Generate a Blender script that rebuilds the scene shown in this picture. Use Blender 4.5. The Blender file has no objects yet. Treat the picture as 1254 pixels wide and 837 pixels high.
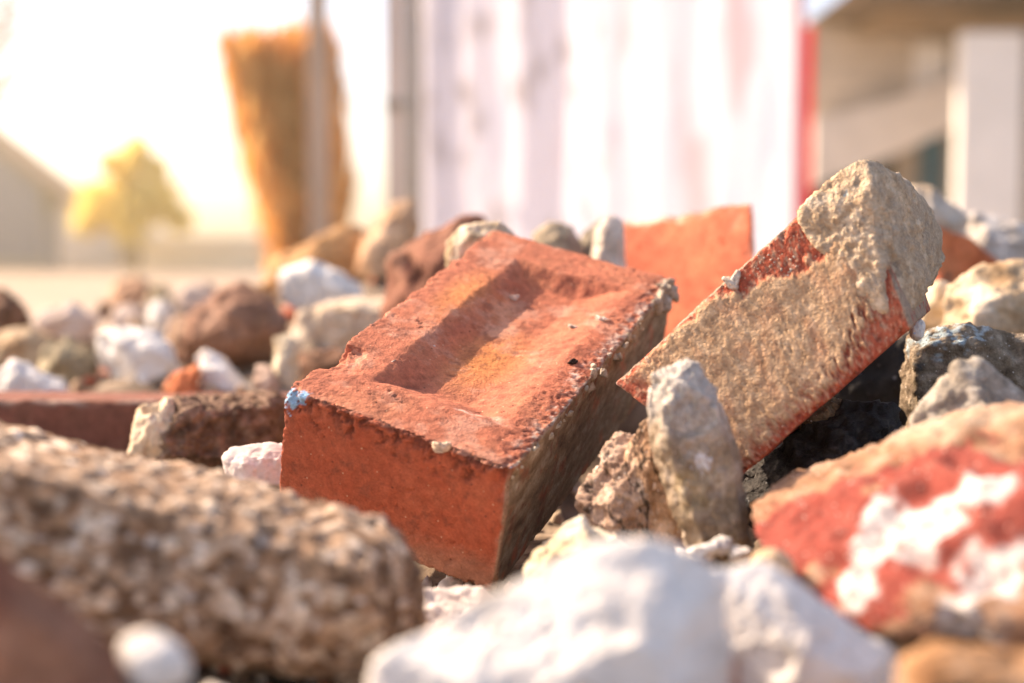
import bpy, bmesh, math, random
import numpy as np
from mathutils import Vector, Matrix

scene = bpy.context.scene
COL = scene.collection
R = math.radians

# ------------------------------------------------------------------ camera
PITCH = R(4.2)
CAM = np.array([0.0, 0.0, 0.30])
F = 1741.0                      # focal length in pixels of a 1254 px wide picture (50 mm on 36 mm)
RT = np.array([1.0, 0, 0])
UP = np.array([0, math.sin(PITCH), math.cos(PITCH)])
FW = np.array([0, math.cos(PITCH), -math.sin(PITCH)])
cd = bpy.data.cameras.new('camera')
cam = bpy.data.objects.new('camera', cd); COL.objects.link(cam); scene.camera = cam
cam.location = CAM; cam.rotation_euler = (R(90) - PITCH, 0, 0)
cd.lens = 50.0; cd.sensor_width = 36.0; cd.clip_start = 0.02; cd.clip_end = 2000
cd.dof.use_dof = True; cd.dof.focus_distance = 0.70; cd.dof.aperture_fstop = 4.0

# ------------------------------------------------------------------ light
SUN_AZ, SUN_EL = -62.0, 38.0    # degrees; azimuth from +Y, negative is left
world = bpy.data.worlds.new('World'); scene.world = world; world.use_nodes = True
nt = world.node_tree
sky = nt.nodes.new('ShaderNodeTexSky'); sky.sky_type = 'NISHITA'; sky.sun_disc = False
sky.sun_elevation = R(SUN_EL); sky.sun_rotation = R(SUN_AZ)
sky.dust_density = 2.0; sky.air_density = 0.7; sky.ozone_density = 0.2
nt.links.new(sky.outputs[0], nt.nodes['Background'].inputs[0])
nt.nodes['Background'].inputs[1].default_value = 0.145
sl = bpy.data.lights.new('sun', 'SUN'); sun = bpy.data.objects.new('sun', sl); COL.objects.link(sun)
sl.energy = 4.6; sl.angle = R(0.6); sl.color = (1.0, 0.86, 0.68)
sd = Vector((math.sin(R(SUN_AZ)) * math.cos(R(SUN_EL)), math.cos(R(SUN_AZ)) * math.cos(R(SUN_EL)), math.sin(R(SUN_EL))))
sun.rotation_euler = sd.to_track_quat('Z', 'Y').to_euler()
scene.view_settings.view_transform = 'Standard'; scene.view_settings.look = 'None'
scene.view_settings.exposure = 1.32; scene.view_settings.gamma = 1.0
scene.view_settings.use_white_balance = True; scene.view_settings.white_balance_temperature = 7150; scene.view_settings.white_balance_tint = 17
scene.render.engine = 'CYCLES'
scene.cycles.use_denoising = True
scene.cycles.max_bounces = 6

# ------------------------------------------------------------------ numpy helpers
def U(px, py, z):
    """a point z metres deep along the lens axis, given where the photograph shows it"""
    return CAM + z * (FW + (px - 627) / F * RT - (py - 418.5) / F * UP)

def _h(ix, iy, iz, seed):
    with np.errstate(over='ignore'):
        h = (ix.astype(np.uint64) * np.uint64(374761393) + iy.astype(np.uint64) * np.uint64(668265263)
             + iz.astype(np.uint64) * np.uint64(2147483647) + np.uint64(seed * 974634777 + 12345))
        h = (h ^ (h >> np.uint64(13))) * np.uint64(1274126177)
        h = h ^ (h >> np.uint64(16))
        h = (h * np.uint64(2654435761)) & np.uint64(0xffffffff)
        h = h ^ (h >> np.uint64(15))
    return h & np.uint64(0xffffffff)

def pn(P, seed=0):
    P = P + 1000.5
    i = np.floor(P).astype(np.int64); f = P - i
    u = f * f * f * (f * (f * 6 - 15) + 10)
    out = 0
    for dx in (0, 1):
        for dy in (0, 1):
            for dz in (0, 1):
                h = _h(i[:, 0] + dx, i[:, 1] + dy, i[:, 2] + dz, seed)
                gx = (h & np.uint64(255)).astype(float) / 127.5 - 1
                gy = ((h >> np.uint64(8)) & np.uint64(255)).astype(float) / 127.5 - 1
                gz = ((h >> np.uint64(16)) & np.uint64(255)).astype(float) / 127.5 - 1
                d = gx * (f[:, 0] - dx) + gy * (f[:, 1] - dy) + gz * (f[:, 2] - dz)
                w = (u[:, 0] if dx else 1 - u[:, 0]) * (u[:, 1] if dy else 1 - u[:, 1]) * (u[:, 2] if dz else 1 - u[:, 2])
                out = out + w * d
    return out

def fbm(P, s, octv=4, seed=0, gain=0.5):
    o = 0; a = 1.0
    for k in range(octv):
        o = o + a * pn(P / s * 2 ** k, seed + k * 7); a *= gain
    return o

def worley(P, s, seed=0):
    """distance to the nearest cell point (0..1), and a random number of that cell"""
    Q = P / s + 500.0
    i = np.floor(Q).astype(np.int64)
    best = np.full(len(P), 9.0); val = np.zeros(len(P)); second = np.full(len(P), 9.0)
    for dx in (-1, 0, 1):
        for dy in (-1, 0, 1):
            for dz in (-1, 0, 1):
                c = i + np.array([dx, dy, dz])
                h = _h(c[:, 0], c[:, 1], c[:, 2], seed)
                j = np.column_stack([(h & np.uint64(1023)), (h >> np.uint64(10)) & np.uint64(1023), (h >> np.uint64(20)) & np.uint64(1023)]).astype(float) / 1023
                d = np.linalg.norm(c + j - Q, axis=1)
                m = d < best
                second = np.where(m, best, np.minimum(second, d))
                val = np.where(m, (_h(c[:, 0], c[:, 1], c[:, 2], seed + 99) & np.uint64(1023)).astype(float) / 1023, val)
                best = np.where(m, d, best)
    return best, val, second - best

def ss(a, b, x):
    t = np.clip((x - a) / (b - a), 0, 1); return t * t * (3 - 2 * t)

def mixc(c, d, t):
    return c * (1 - t[:, None]) + np.asarray(d, float) * t[:, None]

def ramp(t, stops):
    xs = [s[0] for s in stops]
    return np.column_stack([np.interp(t, xs, [s[1][k] for s in stops]) for k in range(3)])

def make_mesh(name, V, faces, col=None, mat=None, parent=None, loc=None, smooth=True):
    V = np.asarray(V, float)
    if loc is not None: V = V - loc
    me = bpy.data.meshes.new(name)
    faces = np.asarray(faces, dtype=np.int32); n = faces.shape[1]
    me.vertices.add(len(V)); me.vertices.foreach_set('co', V.astype(np.float32).ravel())
    me.loops.add(faces.size); me.loops.foreach_set('vertex_index', faces.ravel())
    me.polygons.add(len(faces)); me.polygons.foreach_set('loop_start', np.arange(0, faces.size, n, dtype=np.int32))
    me.update(calc_edges=True); me.validate()
    me.polygons.foreach_set('use_smooth', np.full(len(me.polygons), smooth))
    if col is not None:
        at = me.color_attributes.new('Col', 'FLOAT_COLOR', 'POINT')
        at.data.foreach_set('color', np.column_stack([np.clip(col, 0.004, 0.95), np.ones(len(V))]).astype(np.float32).ravel())
    if mat: me.materials.append(mat)
    o = bpy.data.objects.new(name, me); COL.objects.link(o)
    if parent is not None: o.parent = parent
    if loc is not None and parent is None: o.location = loc
    return o

def shard(D, seed, m=9):
    """unit directions pushed onto a small random angular solid"""
    rg = np.random.default_rng(seed + 900); n = rg.normal(size=(m, 3)); n /= np.linalg.norm(n, axis=1)[:, None]
    n = np.vstack([n, np.eye(3), -np.eye(3)]); d = np.concatenate([rg.uniform(.5, .85, m), np.full(6, .95)])
    k = np.maximum(D @ n.T, 0) / d; km = k.max(1)
    return D * (((k / km[:, None]) ** 40).sum(1) ** (-1 / 40) / km)[:, None]

def vnormals(V, faces):
    fn = np.zeros_like(V)
    for k in range(faces.shape[1] - 2):
        a, b, c = V[faces[:, 0]], V[faces[:, k + 1]], V[faces[:, k + 2]]
        n = np.cross(b - a, c - a)
        for q in (0, k + 1, k + 2):
            for ax in range(3): fn[:, ax] += np.bincount(faces[:, q], n[:, ax], len(V))
    return fn / (np.linalg.norm(fn, axis=1)[:, None] + 1e-12)

def tag(o, label=None, cat=None, group=None, kind=None):
    if label: o['label'] = label
    if cat: o['category'] = cat
    if group: o['group'] = group
    if kind: o['kind'] = kind
    return o

def empty(name, loc):
    o = bpy.data.objects.new(name, None); COL.objects.link(o); o.location = loc; o.empty_display_size = .02
    return o

# ------------------------------------------------------------------ materials
def mineral(name, grain=900, bump=0.5, rough=0.9, bdist=0.0006, speck=None, vary=0.25, mid=160):
    """colour from the surface's own pigment attribute, broken up by fine procedural grain"""
    m = bpy.data.materials.new(name); m.use_nodes = True
    N = m.node_tree.nodes; L = m.node_tree.links; bs = N['Principled BSDF']
    at = N.new('ShaderNodeAttribute'); at.attribute_name = 'Col'
    tc = N.new('ShaderNodeTexCoord')
    n1 = N.new('ShaderNodeTexNoise'); n1.inputs['Scale'].default_value = grain; n1.inputs['Detail'].default_value = 4
    n2 = N.new('ShaderNodeTexNoise'); n2.inputs['Scale'].default_value = mid; n2.inputs['Detail'].default_value = 6
    L.new(tc.outputs['Object'], n1.inputs['Vector']); L.new(tc.outputs['Object'], n2.inputs['Vector'])
    a = N.new('ShaderNodeMath'); a.operation = 'ADD'; L.new(n1.outputs['Fac'], a.inputs[0]); L.new(n2.outputs['Fac'], a.inputs[1])
    mr = N.new('ShaderNodeMapRange'); mr.inputs['From Min'].default_value = 0.7; mr.inputs['From Max'].default_value = 1.3
    mr.inputs['To Min'].default_value = 1 - vary * 1.3; mr.inputs['To Max'].default_value = 1 + vary
    L.new(a.outputs[0], mr.inputs['Value'])
    mu = N.new('ShaderNodeVectorMath'); mu.operation = 'SCALE'
    L.new(at.outputs['Color'], mu.inputs[0]); L.new(mr.outputs[0], mu.inputs['Scale'])
    out = mu.outputs[0]
    if speck:
        for sc, thr, c in speck:
            v = N.new('ShaderNodeTexVoronoi'); v.inputs['Scale'].default_value = sc; L.new(tc.outputs['Object'], v.inputs['Vector'])
            sx = N.new('ShaderNodeSeparateColor'); L.new(v.outputs['Color'], sx.inputs[0])
            # only some cells carry a grain; its size varies from cell to cell
            pick = N.new('ShaderNodeMath'); pick.operation = 'GREATER_THAN'; pick.inputs[1].default_value = 1 - thr
            L.new(sx.outputs[0], pick.inputs[0])
            rad = N.new('ShaderNodeMapRange'); rad.inputs['From Min'].default_value = 0.12; rad.inputs['From Max'].default_value = 0.42
            rad.inputs['To Min'].default_value = 1; rad.inputs['To Max'].default_value = 0
            L.new(v.outputs['Distance'], rad.inputs['Value'])
            mm = N.new('ShaderNodeMath'); mm.operation = 'MULTIPLY'; L.new(pick.outputs[0], mm.inputs[0]); L.new(rad.outputs[0], mm.inputs[1])
            mx = N.new('ShaderNodeMix'); mx.data_type = 'RGBA'
            L.new(mm.outputs[0], mx.inputs['Factor']); L.new(out, mx.inputs['A']); mx.inputs['B'].default_value = (*c, 1)
            out = mx.outputs['Result']
    L.new(out, bs.inputs['Base Color'])
    bs.inputs['Roughness'].default_value = rough
    bs.inputs['Specular IOR Level'].default_value = 0.25
    b = N.new('ShaderNodeBump'); b.inputs['Strength'].default_value = bump; b.inputs['Distance'].default_value = bdist
    L.new(a.outputs[0], b.inputs['Height']); L.new(b.outputs[0], bs.inputs['Normal'])
    return m

def plain(name, c, rough=0.8, scale=8, vary=0.25, c2=None, stretch=(1, 1, 1), bump=0.2, **kw):
    m = bpy.data.materials.new(name); m.use_nodes = True
    N = m.node_tree.nodes; L = m.node_tree.links; bs = N['Principled BSDF']
    tc = N.new('ShaderNodeTexCoord'); mp = N.new('ShaderNodeMapping'); mp.inputs['Scale'].default_value = stretch
    n = N.new('ShaderNodeTexNoise'); n.inputs['Scale'].default_value = scale; n.inputs['Detail'].default_value = 6
    L.new(tc.outputs['Object'], mp.inputs[0]); L.new(mp.outputs[0], n.inputs['Vector'])
    cr = N.new('ShaderNodeValToRGB'); c2 = c2 or tuple(x * (1 - vary) for x in c)
    cr.color_ramp.elements[0].position = 0.35; cr.color_ramp.elements[1].position = 0.65
    cr.color_ramp.elements[0].color = (*c2, 1); cr.color_ramp.elements[1].color = (*c, 1)
    L.new(n.outputs['Fac'], cr.inputs[0]); L.new(cr.outputs[0], bs.inputs['Base Color'])
    b = N.new('ShaderNodeBump'); b.inputs['Strength'].default_value = bump; b.inputs['Distance'].default_value = 0.01
    L.new(n.outputs['Fac'], b.inputs['Height']); L.new(b.outputs[0], bs.inputs['Normal'])
    bs.inputs['Roughness'].default_value = rough
    for k, v in kw.items(): bs.inputs[k].default_value = v
    return m

M_BRICK = mineral('fired_clay', 900, 0.7, 0.85, 0.0007,
                  [(700, 0.022, (0.60, 0.36, 0.22)), (480, 0.03, (0.14, 0.04, 0.025))], 0.22, 260)
M_MORTAR = mineral('lime_mortar', 750, 1.0, 0.95, 0.0013, [(800, 0.05, (0.20, 0.13, 0.08)), (900, 0.08, (0.66, 0.50, 0.34))], 0.22, 330)
M_STONE = mineral('weathered_stone', 900, 0.8, 0.92, 0.0010, [(900, 0.08, (0.12, 0.09, 0.06)), (800, 0.05, (0.66, 0.60, 0.52))], 0.30, 220)
M_CONC = mineral('pebbly_concrete', 700, 0.8, 0.92, 0.0010, None, 0.30, 200)
M_PALE = mineral('pale_limestone', 500, 0.5, 0.85, 0.0007, None, 0.10, 120)
M_COAL_SHADE = mineral('sooty_shade_rubble', 600, 1.0, 0.7, 0.0012, [(260, 0.06, (0.22, 0.22, 0.22))], 0.45, 160)
M_FAR = mineral('rubble_stone', 300, 0.7, 0.92, 0.0012, None, 0.25, 80)

# ------------------------------------------------------------------ pigments (rgb reflectances)
def pig_red(P, seed=0, c=(0.44, 0.142, 0.078)):
    t = fbm(P, .035, 4, seed) * .5 + .5
    col = ramp(t, [(0, tuple(x * .72 for x in c)), (.45, c), (1, (c[0] * 1.16, c[1] * 1.45, c[2] * 1.35))])
    g = fbm(P, .006, 3, seed + 3)
    return col * (1 + .18 * g)[:, None]

def pig(stops, s=.03, octv=5, k=.9):
    def f(P, seed=0):
        return ramp(np.clip(fbm(P, s, octv, seed, .6) * k + .5, 0, 1), stops)
    return f
SAND = pig([(0, (.36, .21, .115)), (.5, (.55, .35, .20)), (1, (.68, .47, .29))], .007, 4, .7)
WHITE = pig([(0, (.58, .53, .47)), (.4, (.70, .66, .60)), (1, (.80, .78, .74))], .03)
FORE = pig([(0, (.56, .50, .43)), (.35, (.72, .67, .61)), (1, (.80, .77, .72))], .020)
CREAM = pig([(0, (.55, .42, .26)), (.5, (.68, .57, .39)), (1, (.76, .68, .52))], .02)
GREY = pig([(0, (.18, .15, .115)), (.5, (.32, .275, .22)), (1, (.46, .42, .36))], .014)
TAN = pig([(0, (.28, .17, .09)), (.5, (.46, .31, .18)), (1, (.62, .48, .32))], .03)
BROWN = pig([(0, (.07, .035, .02)), (.5, (.17, .085, .05)), (1, (.30, .17, .11))], .02)
DKRED = pig([(0, (.13, .05, .03)), (.5, (.23, .095, .06)), (1, (.32, .16, .10))], .03)
PINK = pig([(0, (.45, .30, .22)), (.5, (.60, .46, .37)), (1, (.72, .62, .54))], .04)
OLIVE = pig([(0, (.17, .13, .08)), (.5, (.27, .22, .14)), (1, (.38, .31, .20))], .03)
COAL_SHADE = pig([(0, (.010, .008, .007)), (.5, (.026, .021, .018)), (1, (.09, .08, .07))], .01)
ORANGE = pig([(0, (.40, .10, .04)), (.5, (.56, .17, .07)), (1, (.62, .25, .12))], .05)

def blob(P, c, r, seed=0, rag=.5, s=None):
    """soft-edged ragged patch around a point of the surface"""
    r3 = np.atleast_1d(np.asarray(r, float))
    d = np.linalg.norm((P - c), axis=1) / r3[0]
    return ss(.12, -.12, d - 1 + rag * fbm(P, s or r3[0] * .6, 4, seed, .6))

# ------------------------------------------------------------------ boxes with broken edges (bricks)
def box_grid(nx, ny, nz):
    """surface lattice of a box as shared quads"""
    quads = []
    def face(f, na, nb, flip):
        a, b = np.meshgrid(np.arange(na), np.arange(nb), indexing='ij'); a = a.ravel(); b = b.ravel()
        q = np.stack([f(a, b), f(a + 1, b), f(a + 1, b + 1), f(a, b + 1)], 1)
        quads.append(q[:, ::-1] if flip else q)
    c = np.column_stack
    z = lambda a, v: np.full_like(a, v)
    face(lambda a, b: c([a, b, z(a, nz)]), nx, ny, False); face(lambda a, b: c([a, b, z(a, 0)]), nx, ny, True)
    face(lambda a, b: c([a, z(a, 0), b]), nx, nz, False); face(lambda a, b: c([a, z(a, ny), b]), nx, nz, True)
    face(lambda a, b: c([z(a, nx), a, b]), ny, nz, False); face(lambda a, b: c([z(a, 0), a, b]), ny, nz, True)
    q = np.concatenate(quads).reshape(-1, 3)
    key = q[:, 0] * 1000003 + q[:, 1] * 1009 + q[:, 2]
    _, idx, inv = np.unique(key, return_index=True, return_inverse=True)
    return q[idx].astype(float) / [nx, ny, nz], inv.reshape(-1, 4)

def brick_mesh(corners, dims, step, rmin=.0012, rvar=.005, seed=0, rough=.0006, frog=None, carve=(), rs=.02):
    """corners: 8 world points, order (u,v,w) 000 100 110 010 001 101 111 011"""
    dims = np.array(dims, float)
    n = np.maximum(2, np.round(dims / step)).astype(int)
    T, faces = box_grid(*n)
    P = (T - .5) * dims
    h = dims / 2
    r = rmin + rvar * np.clip(fbm(P, rs, 5, seed, .7) * 1.6, 0, 1.5) ** 1.3 + rvar * .9 * np.clip(fbm(P, .0045, 3, seed + 5, .7) - .05, 0, 1)
    calm = 1 - .6 * (T[:, 0] > .99)
    q = np.clip(P, -(h - r[:, None]), h - r[:, None])
    d = P - q; L = np.linalg.norm(d, axis=1) + 1e-9
    P2 = q + d / L[:, None] * np.minimum(L, r)[:, None]
    edge = np.clip((L / r - 1) / .4, 0, 1)               # 1 near the worn edges
    nrm = d / L[:, None]
    if frog:
        u0, u1, v0, v1, dep, sl = frog
        x, y = P2[:, 0] + h[0] + .0012 * fbm(P, .02, 3, 71), P2[:, 1] + h[1] + .0012 * fbm(P, .02, 3, 72)
        top = T[:, 2] > .999
        k = np.minimum.reduce([(x - u0) / sl, (u1 - x) / (sl * 1.5), (y - v0) / (sl * 1.2), (v1 - y) / (sl * .7)]) + .10 * fbm(P, .012, 3, 73)
        k = np.clip(k, 0, 1); P2[:, 2] -= top * dep * (k * k * (3 - 2 * k) * .5 + k * .5)
    P2 = P2 + nrm * calm[:, None] * (rough * .55 * fbm(P, .0045, 3, seed + 11, .7) + rough * 1.6 * fbm(P, .045, 2, seed + 12) - rough * 1.6 * ss(.38, .66, fbm(P, .0045, 4, seed + 14, .75)) * ss(-.2, .3, fbm(P, .04, 2, seed + 15)))[:, None]
    uvw = P2 / dims + .5
    c = np.asarray(corners, float)
    u, v, w = uvw[:, :1], uvw[:, 1:2], uvw[:, 2:]
    W = ((c[0] * (1 - u) + c[1] * u) * (1 - v) + (c[3] * (1 - u) + c[2] * u) * v) * (1 - w) + \
        ((c[4] * (1 - u) + c[5] * u) * (1 - v) + (c[7] * (1 - u) + c[6] * u) * v) * w
    ctr = c.mean(0)
    for cc, rr, dd in carve:
        cc = np.asarray(cc)
        k = ss(1, .1, np.linalg.norm(W - cc, axis=1) / rr + .35 * fbm(W, rr * .5, 3, seed + 31))
        dirn = (ctr - cc) / np.linalg.norm(ctr - cc)
        W = W + dirn * (k * dd)[:, None]
    return W, faces, P, T, edge

# ------------------------------------------------------------------ chunks (any stone)
_ico = {}
def ico(sub):
    if sub not in _ico:
        bm = bmesh.new(); bmesh.ops.create_icosphere(bm, subdivisions=sub, radius=1)
        _ico[sub] = (np.array([v.co[:] for v in bm.verts]), np.array([[v.index for v in f.verts] for f in bm.faces])); bm.free()
    return _ico[sub]

def planes(pts):
    bm = bmesh.new()
    for p in pts: bm.verts.new(p)
    r = bmesh.ops.convex_hull(bm, input=bm.verts)
    bmesh.ops.recalc_face_normals(bm, faces=bm.faces)
    ns, ds = [], []
    for f in bm.faces:
        n = np.array(f.normal[:]); d = float(n @ np.array(f.calc_center_median()[:]))
        if np.linalg.norm(n) < .5: continue
        if any(n @ m > .995 for m in ns): continue
        ns.append(n); ds.append(d)
    bm.free()
    return np.array(ns), np.array(ds)

def chunk(pts, sub=5, p=140, amp=.05, seed=0, fine=.012, cuts=7, cut=.10, step=.07):
    pts = np.asarray(pts, float)
    c = (pts.max(0) + pts.min(0)) / 2 * .5 + pts.mean(0) * .5
    S = np.linalg.svd(pts - c, full_matrices=False)
    ax, sc = S[2], S[1] / math.sqrt(len(pts))
    sc = np.maximum(sc, sc[0] * .25)
    D, faces = ico(sub)
    Dw = (D * sc) @ ax; Dw /= np.linalg.norm(Dw, axis=1)[:, None]
    n, d = planes(pts - c)
    if (d < 1e-5).any(): d = np.maximum(d, 1e-4)
    rg = np.random.default_rng(seed + 400)
    for _ in range(cuts):                                 # flakes knocked off the corners
        q = rg.normal(size=3); q /= np.linalg.norm(q)
        sup = ((pts - c) @ q).max()
        n = np.vstack([n, q]); d = np.append(d, sup * (1 - cut * rg.uniform(.3, 1.6)))
    k = np.maximum(Dw @ n.T, 0) / d
    km = k.max(1); r = ((k / km[:, None]) ** p).sum(1) ** (-1 / p) / km
    V = c + Dw * r[:, None]
    size = float(np.sort(np.ptp(pts, axis=0))[1])
    if np.linalg.det(ax) < 0: faces = faces[:, ::-1]
    N = vnormals(V, faces)
    if (N * (V - c)).sum() < 0: faces = faces[:, ::-1]; N = -N
    # broken faces: a few large flakes, then ever finer roughness
    _, cell, ce = worley(V + size * .06 * fbm(V, size * .2, 2, seed + 8)[:, None], size * .30, seed + 6)
    V = V + N * (size * step * (cell - .6) * ss(0, .25, ce))[:, None]
    fl = fbm(V, size * .55, 3, seed) * .35; ridg = 1 - np.abs(fbm(V, size * .22, 4, seed + 1, .6)) * 2.2
    V = V + N * (size * amp * (1.1 * fl + .45 * (ridg - .6)) + size * fine * fbm(V, size * .05, 4, seed + 2, .75))[:, None]
    return V, faces, size

ROCKS = []          # (x, y, zmin, height, radius) for the bed under them
def outline_pts(ol, z, back=.6, front=.35, fc=(0, .12), shrink=.55, bshr=.8, slope=0.0):
    ol = np.array(ol, float)
    ctr = (ol.max(0) + ol.min(0)) / 2
    wh = np.ptp(ol, axis=0); w = min(wh) * z / F
    off = np.array([fc[0] * wh[0], fc[1] * wh[1]])
    pts = []
    for q in ol:
        zz = z + slope * (q[0] - ctr[0]) / wh[0] * w
        pts.append(U(q[0], q[1], zz))
        f = ctr + (q - ctr) * shrink + off; pts.append(U(f[0], f[1], zz - front * w))
        b = ctr + (q - ctr) * bshr * z / (z + back * w) + 0; pts.append(U(b[0], b[1] , zz + back * w))
    return np.array(pts)

def stone(name, label, cat, pts, pigment, mat=M_STONE, sub=5, seed=0, group=None, paint=None, parent=None, bed=True, **kw):
    V, faces, size = chunk(pts, sub=sub, seed=seed, **kw)
    loc = np.array([V[:, 0].mean(), V[:, 1].mean(), V[:, 2].min()])
    col = pigment(V, seed)
    if paint: col = paint(V, col)
    o = make_mesh(name, V, faces, col, mat, parent, None if parent is not None else loc)
    if label: tag(o, label, cat, group)
    if bed:
        ROCKS.append((loc[0], loc[1], V[:, 2].min(), np.ptp(V[:, 2]), .5 * max(np.ptp(V[:, 0]), np.ptp(V[:, 1]))))
    return o
#@@ HERO
# ================================================================== HERO BRICK
down = -np.array([.118, -.402, .908]) * .068
A, B, Cc, D = U(347, 477, .668), U(626, 579, .632), U(828, 341, .831), U(603, 281, .867)
cor = [A + down, B + down, Cc + down, D + down, A, B, Cc, D]
n_top = -down / np.linalg.norm(down)
W, faces, P, T, edge = brick_mesh(cor, (.12, .24, .066), .0009, .0010, .0062, 3, .0006,
                                  frog=(.029, .102, .032, .209, .0090, .019),
                                  carve=[(U(400, 440, .70), .020, .008), (U(430, 436, .71), .012, .005), (U(505, 372, .79), .016, .0035),
                                         (U(352, 470, .668), .010, .003), (U(628, 592, .632), .014, .004), (U(640, 600, .64), .012, .003),
                                         (U(560, 318, .83), .012, .003)])
col = pig_red(P, 3)
u, v, w = (P[:, 0] + .06) / .12, (P[:, 1] + .12) / .24, (P[:, 2] + .033) / .066
rag = fbm(P, .012, 5, 40, .6)
right = T[:, 0] > .985
front = T[:, 1] < .01
top = T[:, 2] > .99
# lighter, orange fired patches inside the frog and along the left rim
pt = ss(1, 0, np.hypot((u - .52) / .22, (v - .42) / .22)) + .8 * ss(1, 0, np.hypot((u - .2) / .14, (v - .62) / .22)) + .5 * ss(1, 0, np.hypot((u - .38) / .1, (v - .66) / .1))
col = mixc(col, (.66, .25, .075), np.clip(pt * .8 * top, 0, 1))
col = mixc(col, (.385, .084, .038), np.clip(.85 * front * (1 - .3 * rag), 0, 1))  # end face pigment darkened to match its shade
# bruised dark clay along the broken edges
e2 = np.clip(edge * (.75 + 2.2 * rag), 0, 1)
col = mixc(col, (.17, .045, .025), .75 * e2)
col = mixc(col, (.66, .26, .15), .6 * np.clip(edge * (-.5 - 2.2 * rag), 0, 1))
# mortar film on the long side, thickening to crumbs on its upper edge
mo = np.clip(right * ss(-.55, .15, rag + .35 - .1 * v), 0, 1)
mcol = ramp(np.clip(fbm(P * np.array([1, .4, 1]), .007, 4, 50, .65) * .6 + .5, 0, 1), [(0, (.12, .075, .045)), (.5, (.27, .19, .12)), (1, (.46, .38, .28))])
col = col * (1 - mo[:, None]) + mcol * mo[:, None]
near_r = ss(.90, .985, u) * top
pass
m2 = np.clip(near_r * ss(-.05, .22, fbm(P, .007, 4, 60, .7) + .16 * (v - .5)), 0, 1)
col = mixc(col, (.52, .45, .38), m2 * .85)
col = mixc(col, (.15, .045, .03), np.clip(ss(.82, .95, u) * top * ss(.12, .4, fbm(P, .006, 3, 66, .7)), 0, 1) * .8)
# pale scuffs on the near rim and beside the right edge
sc = ss(1, .2, np.hypot((u - .72) / .16, (v - .15) / .035)) * top * ss(0, .25, fbm(P, .005, 4, 70, .7))
sc = sc + ss(1, .2, np.hypot((u - .93) / .04, (v - .42) / .08)) * top * ss(-.1, .3, fbm(P, .004, 4, 71, .7))
for (sx, sy, sr) in ((455, 447, .004), (530, 428, .006), (672, 376, .003), (477, 446, .004), (640, 456, .004)):
    pass
col = mixc(col, (.74, .56, .47), np.clip(sc, 0, 1) * .75)
ck = np.abs(fbm(P * np.array([1, .45, 1]), .014, 3, 190)); col = mixc(col, (.16, .04, .02), ss(.035, .0, ck) * top * ss(.30, .05, u) * ss(.35, .2, v) * .9)
du = ss(.05, .5, fbm(P, .030, 5, 191, .65)) * top; col = mixc(col, (.60, .34, .24), du * .45)
so = ss(.22, .55, fbm(P, .011, 4, 192, .7)); col = mixc(col, (.20, .06, .035), so * .55)
# broken crust: crevice shade painted under the front rim, dark crumbs along the long rim
fr_ = np.clip(front * ss(.80, .97, w + .22 * fbm(P, .010, 4, 200, .7)) * ss(-.25, .15, fbm(P, .004, 3, 201, .7)), 0, 1)
col = mixc(col, (.13, .035, .02), fr_ * .85)
rr_ = np.clip(top * ss(.86, .97, u + .10 * fbm(P, .012, 4, 202, .7)) * ss(-.1, .25, fbm(P, .0035, 3, 203, .7)), 0, 1)
col = mixc(col, (.20, .05, .03), rr_ * .7)
W = W - n_top * ((rr_ * .0006 + np.clip(top * ss(.86, .98, u), 0, 1) * .0009 * fbm(P, .007, 3, 204, .6)))[:, None]
fdir = (A - D) / np.linalg.norm(A - D); W = W - fdir * (fr_ * .0018)[:, None]
cr_ = np.clip(front * ss(.965, .995, u + .03 * rag) + top * ss(.06, .0, v + .05 * rag) * ss(-.1, .2, rag), 0, 1); col = mixc(col, (.55, .30, .20), cr_ * .35)
# dusty foot of the end face
ft = np.clip(front * ss(.30, .02, w + .10 * rag - .05 * u), 0, 1); col = mixc(col, (.38, .23, .15), ft * .55)
for q, rr in (((352, 490, .668), .0055), ((350, 505, .669), .0035), ((372, 486, .668), .003)):
    b = blob(W, U(*q), rr, 5, 1.0); col = mixc(col, (.30, .52, .72), b * .95)
for q, rr in (((630, 566, .635), .003), ((645, 556, .637), .0024)):
    b = blob(W, U(*q), rr, 6, 1.0); col = mixc(col, (.36, .42, .52), b * .9)
loc = W.mean(0); loc[2] = W[:, 2].min()
hero = empty('brick', loc)
tag(hero, 'large whole red brick with a sunken hollow, lying tilted in the centre', 'brick', 'red bricks in the rubble')
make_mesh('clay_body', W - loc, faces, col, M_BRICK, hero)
ROCKS.append((loc[0], loc[1], W[:, 2].min(), .02, .05))

def crumbs(name, mat, parent, pigment, spots, seed, base, amp=.10, flat=.6, sub=3):
    """one part: a crust made of many little lumps welded in place"""
    Vs, Fs, Cs = [], [], []; n0 = 0; rng = np.random.default_rng(seed)
    for i, (c, r) in enumerate(spots):
        Dv, Fv = ico(sub if r > .002 else 2)
        q = rng.normal(size=(3, 3)); q, _ = np.linalg.qr(q)
        s = r * np.array([1, rng.uniform(.7, 1), rng.uniform(flat * .7, flat * 1.2)])
        V = (shard(Dv, seed + i) * s) @ q
        V = V * (1 + .30 * fbm(Dv, .7, 3, seed + i * 3))[:, None] + c
        Vs.append(V - base); Fs.append(Fv + n0); n0 += len(V); Cs.append(pigment(V, seed + i))
    return make_mesh(name, np.concatenate(Vs), np.concatenate(Fs), np.concatenate(Cs), mat, parent)

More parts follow.
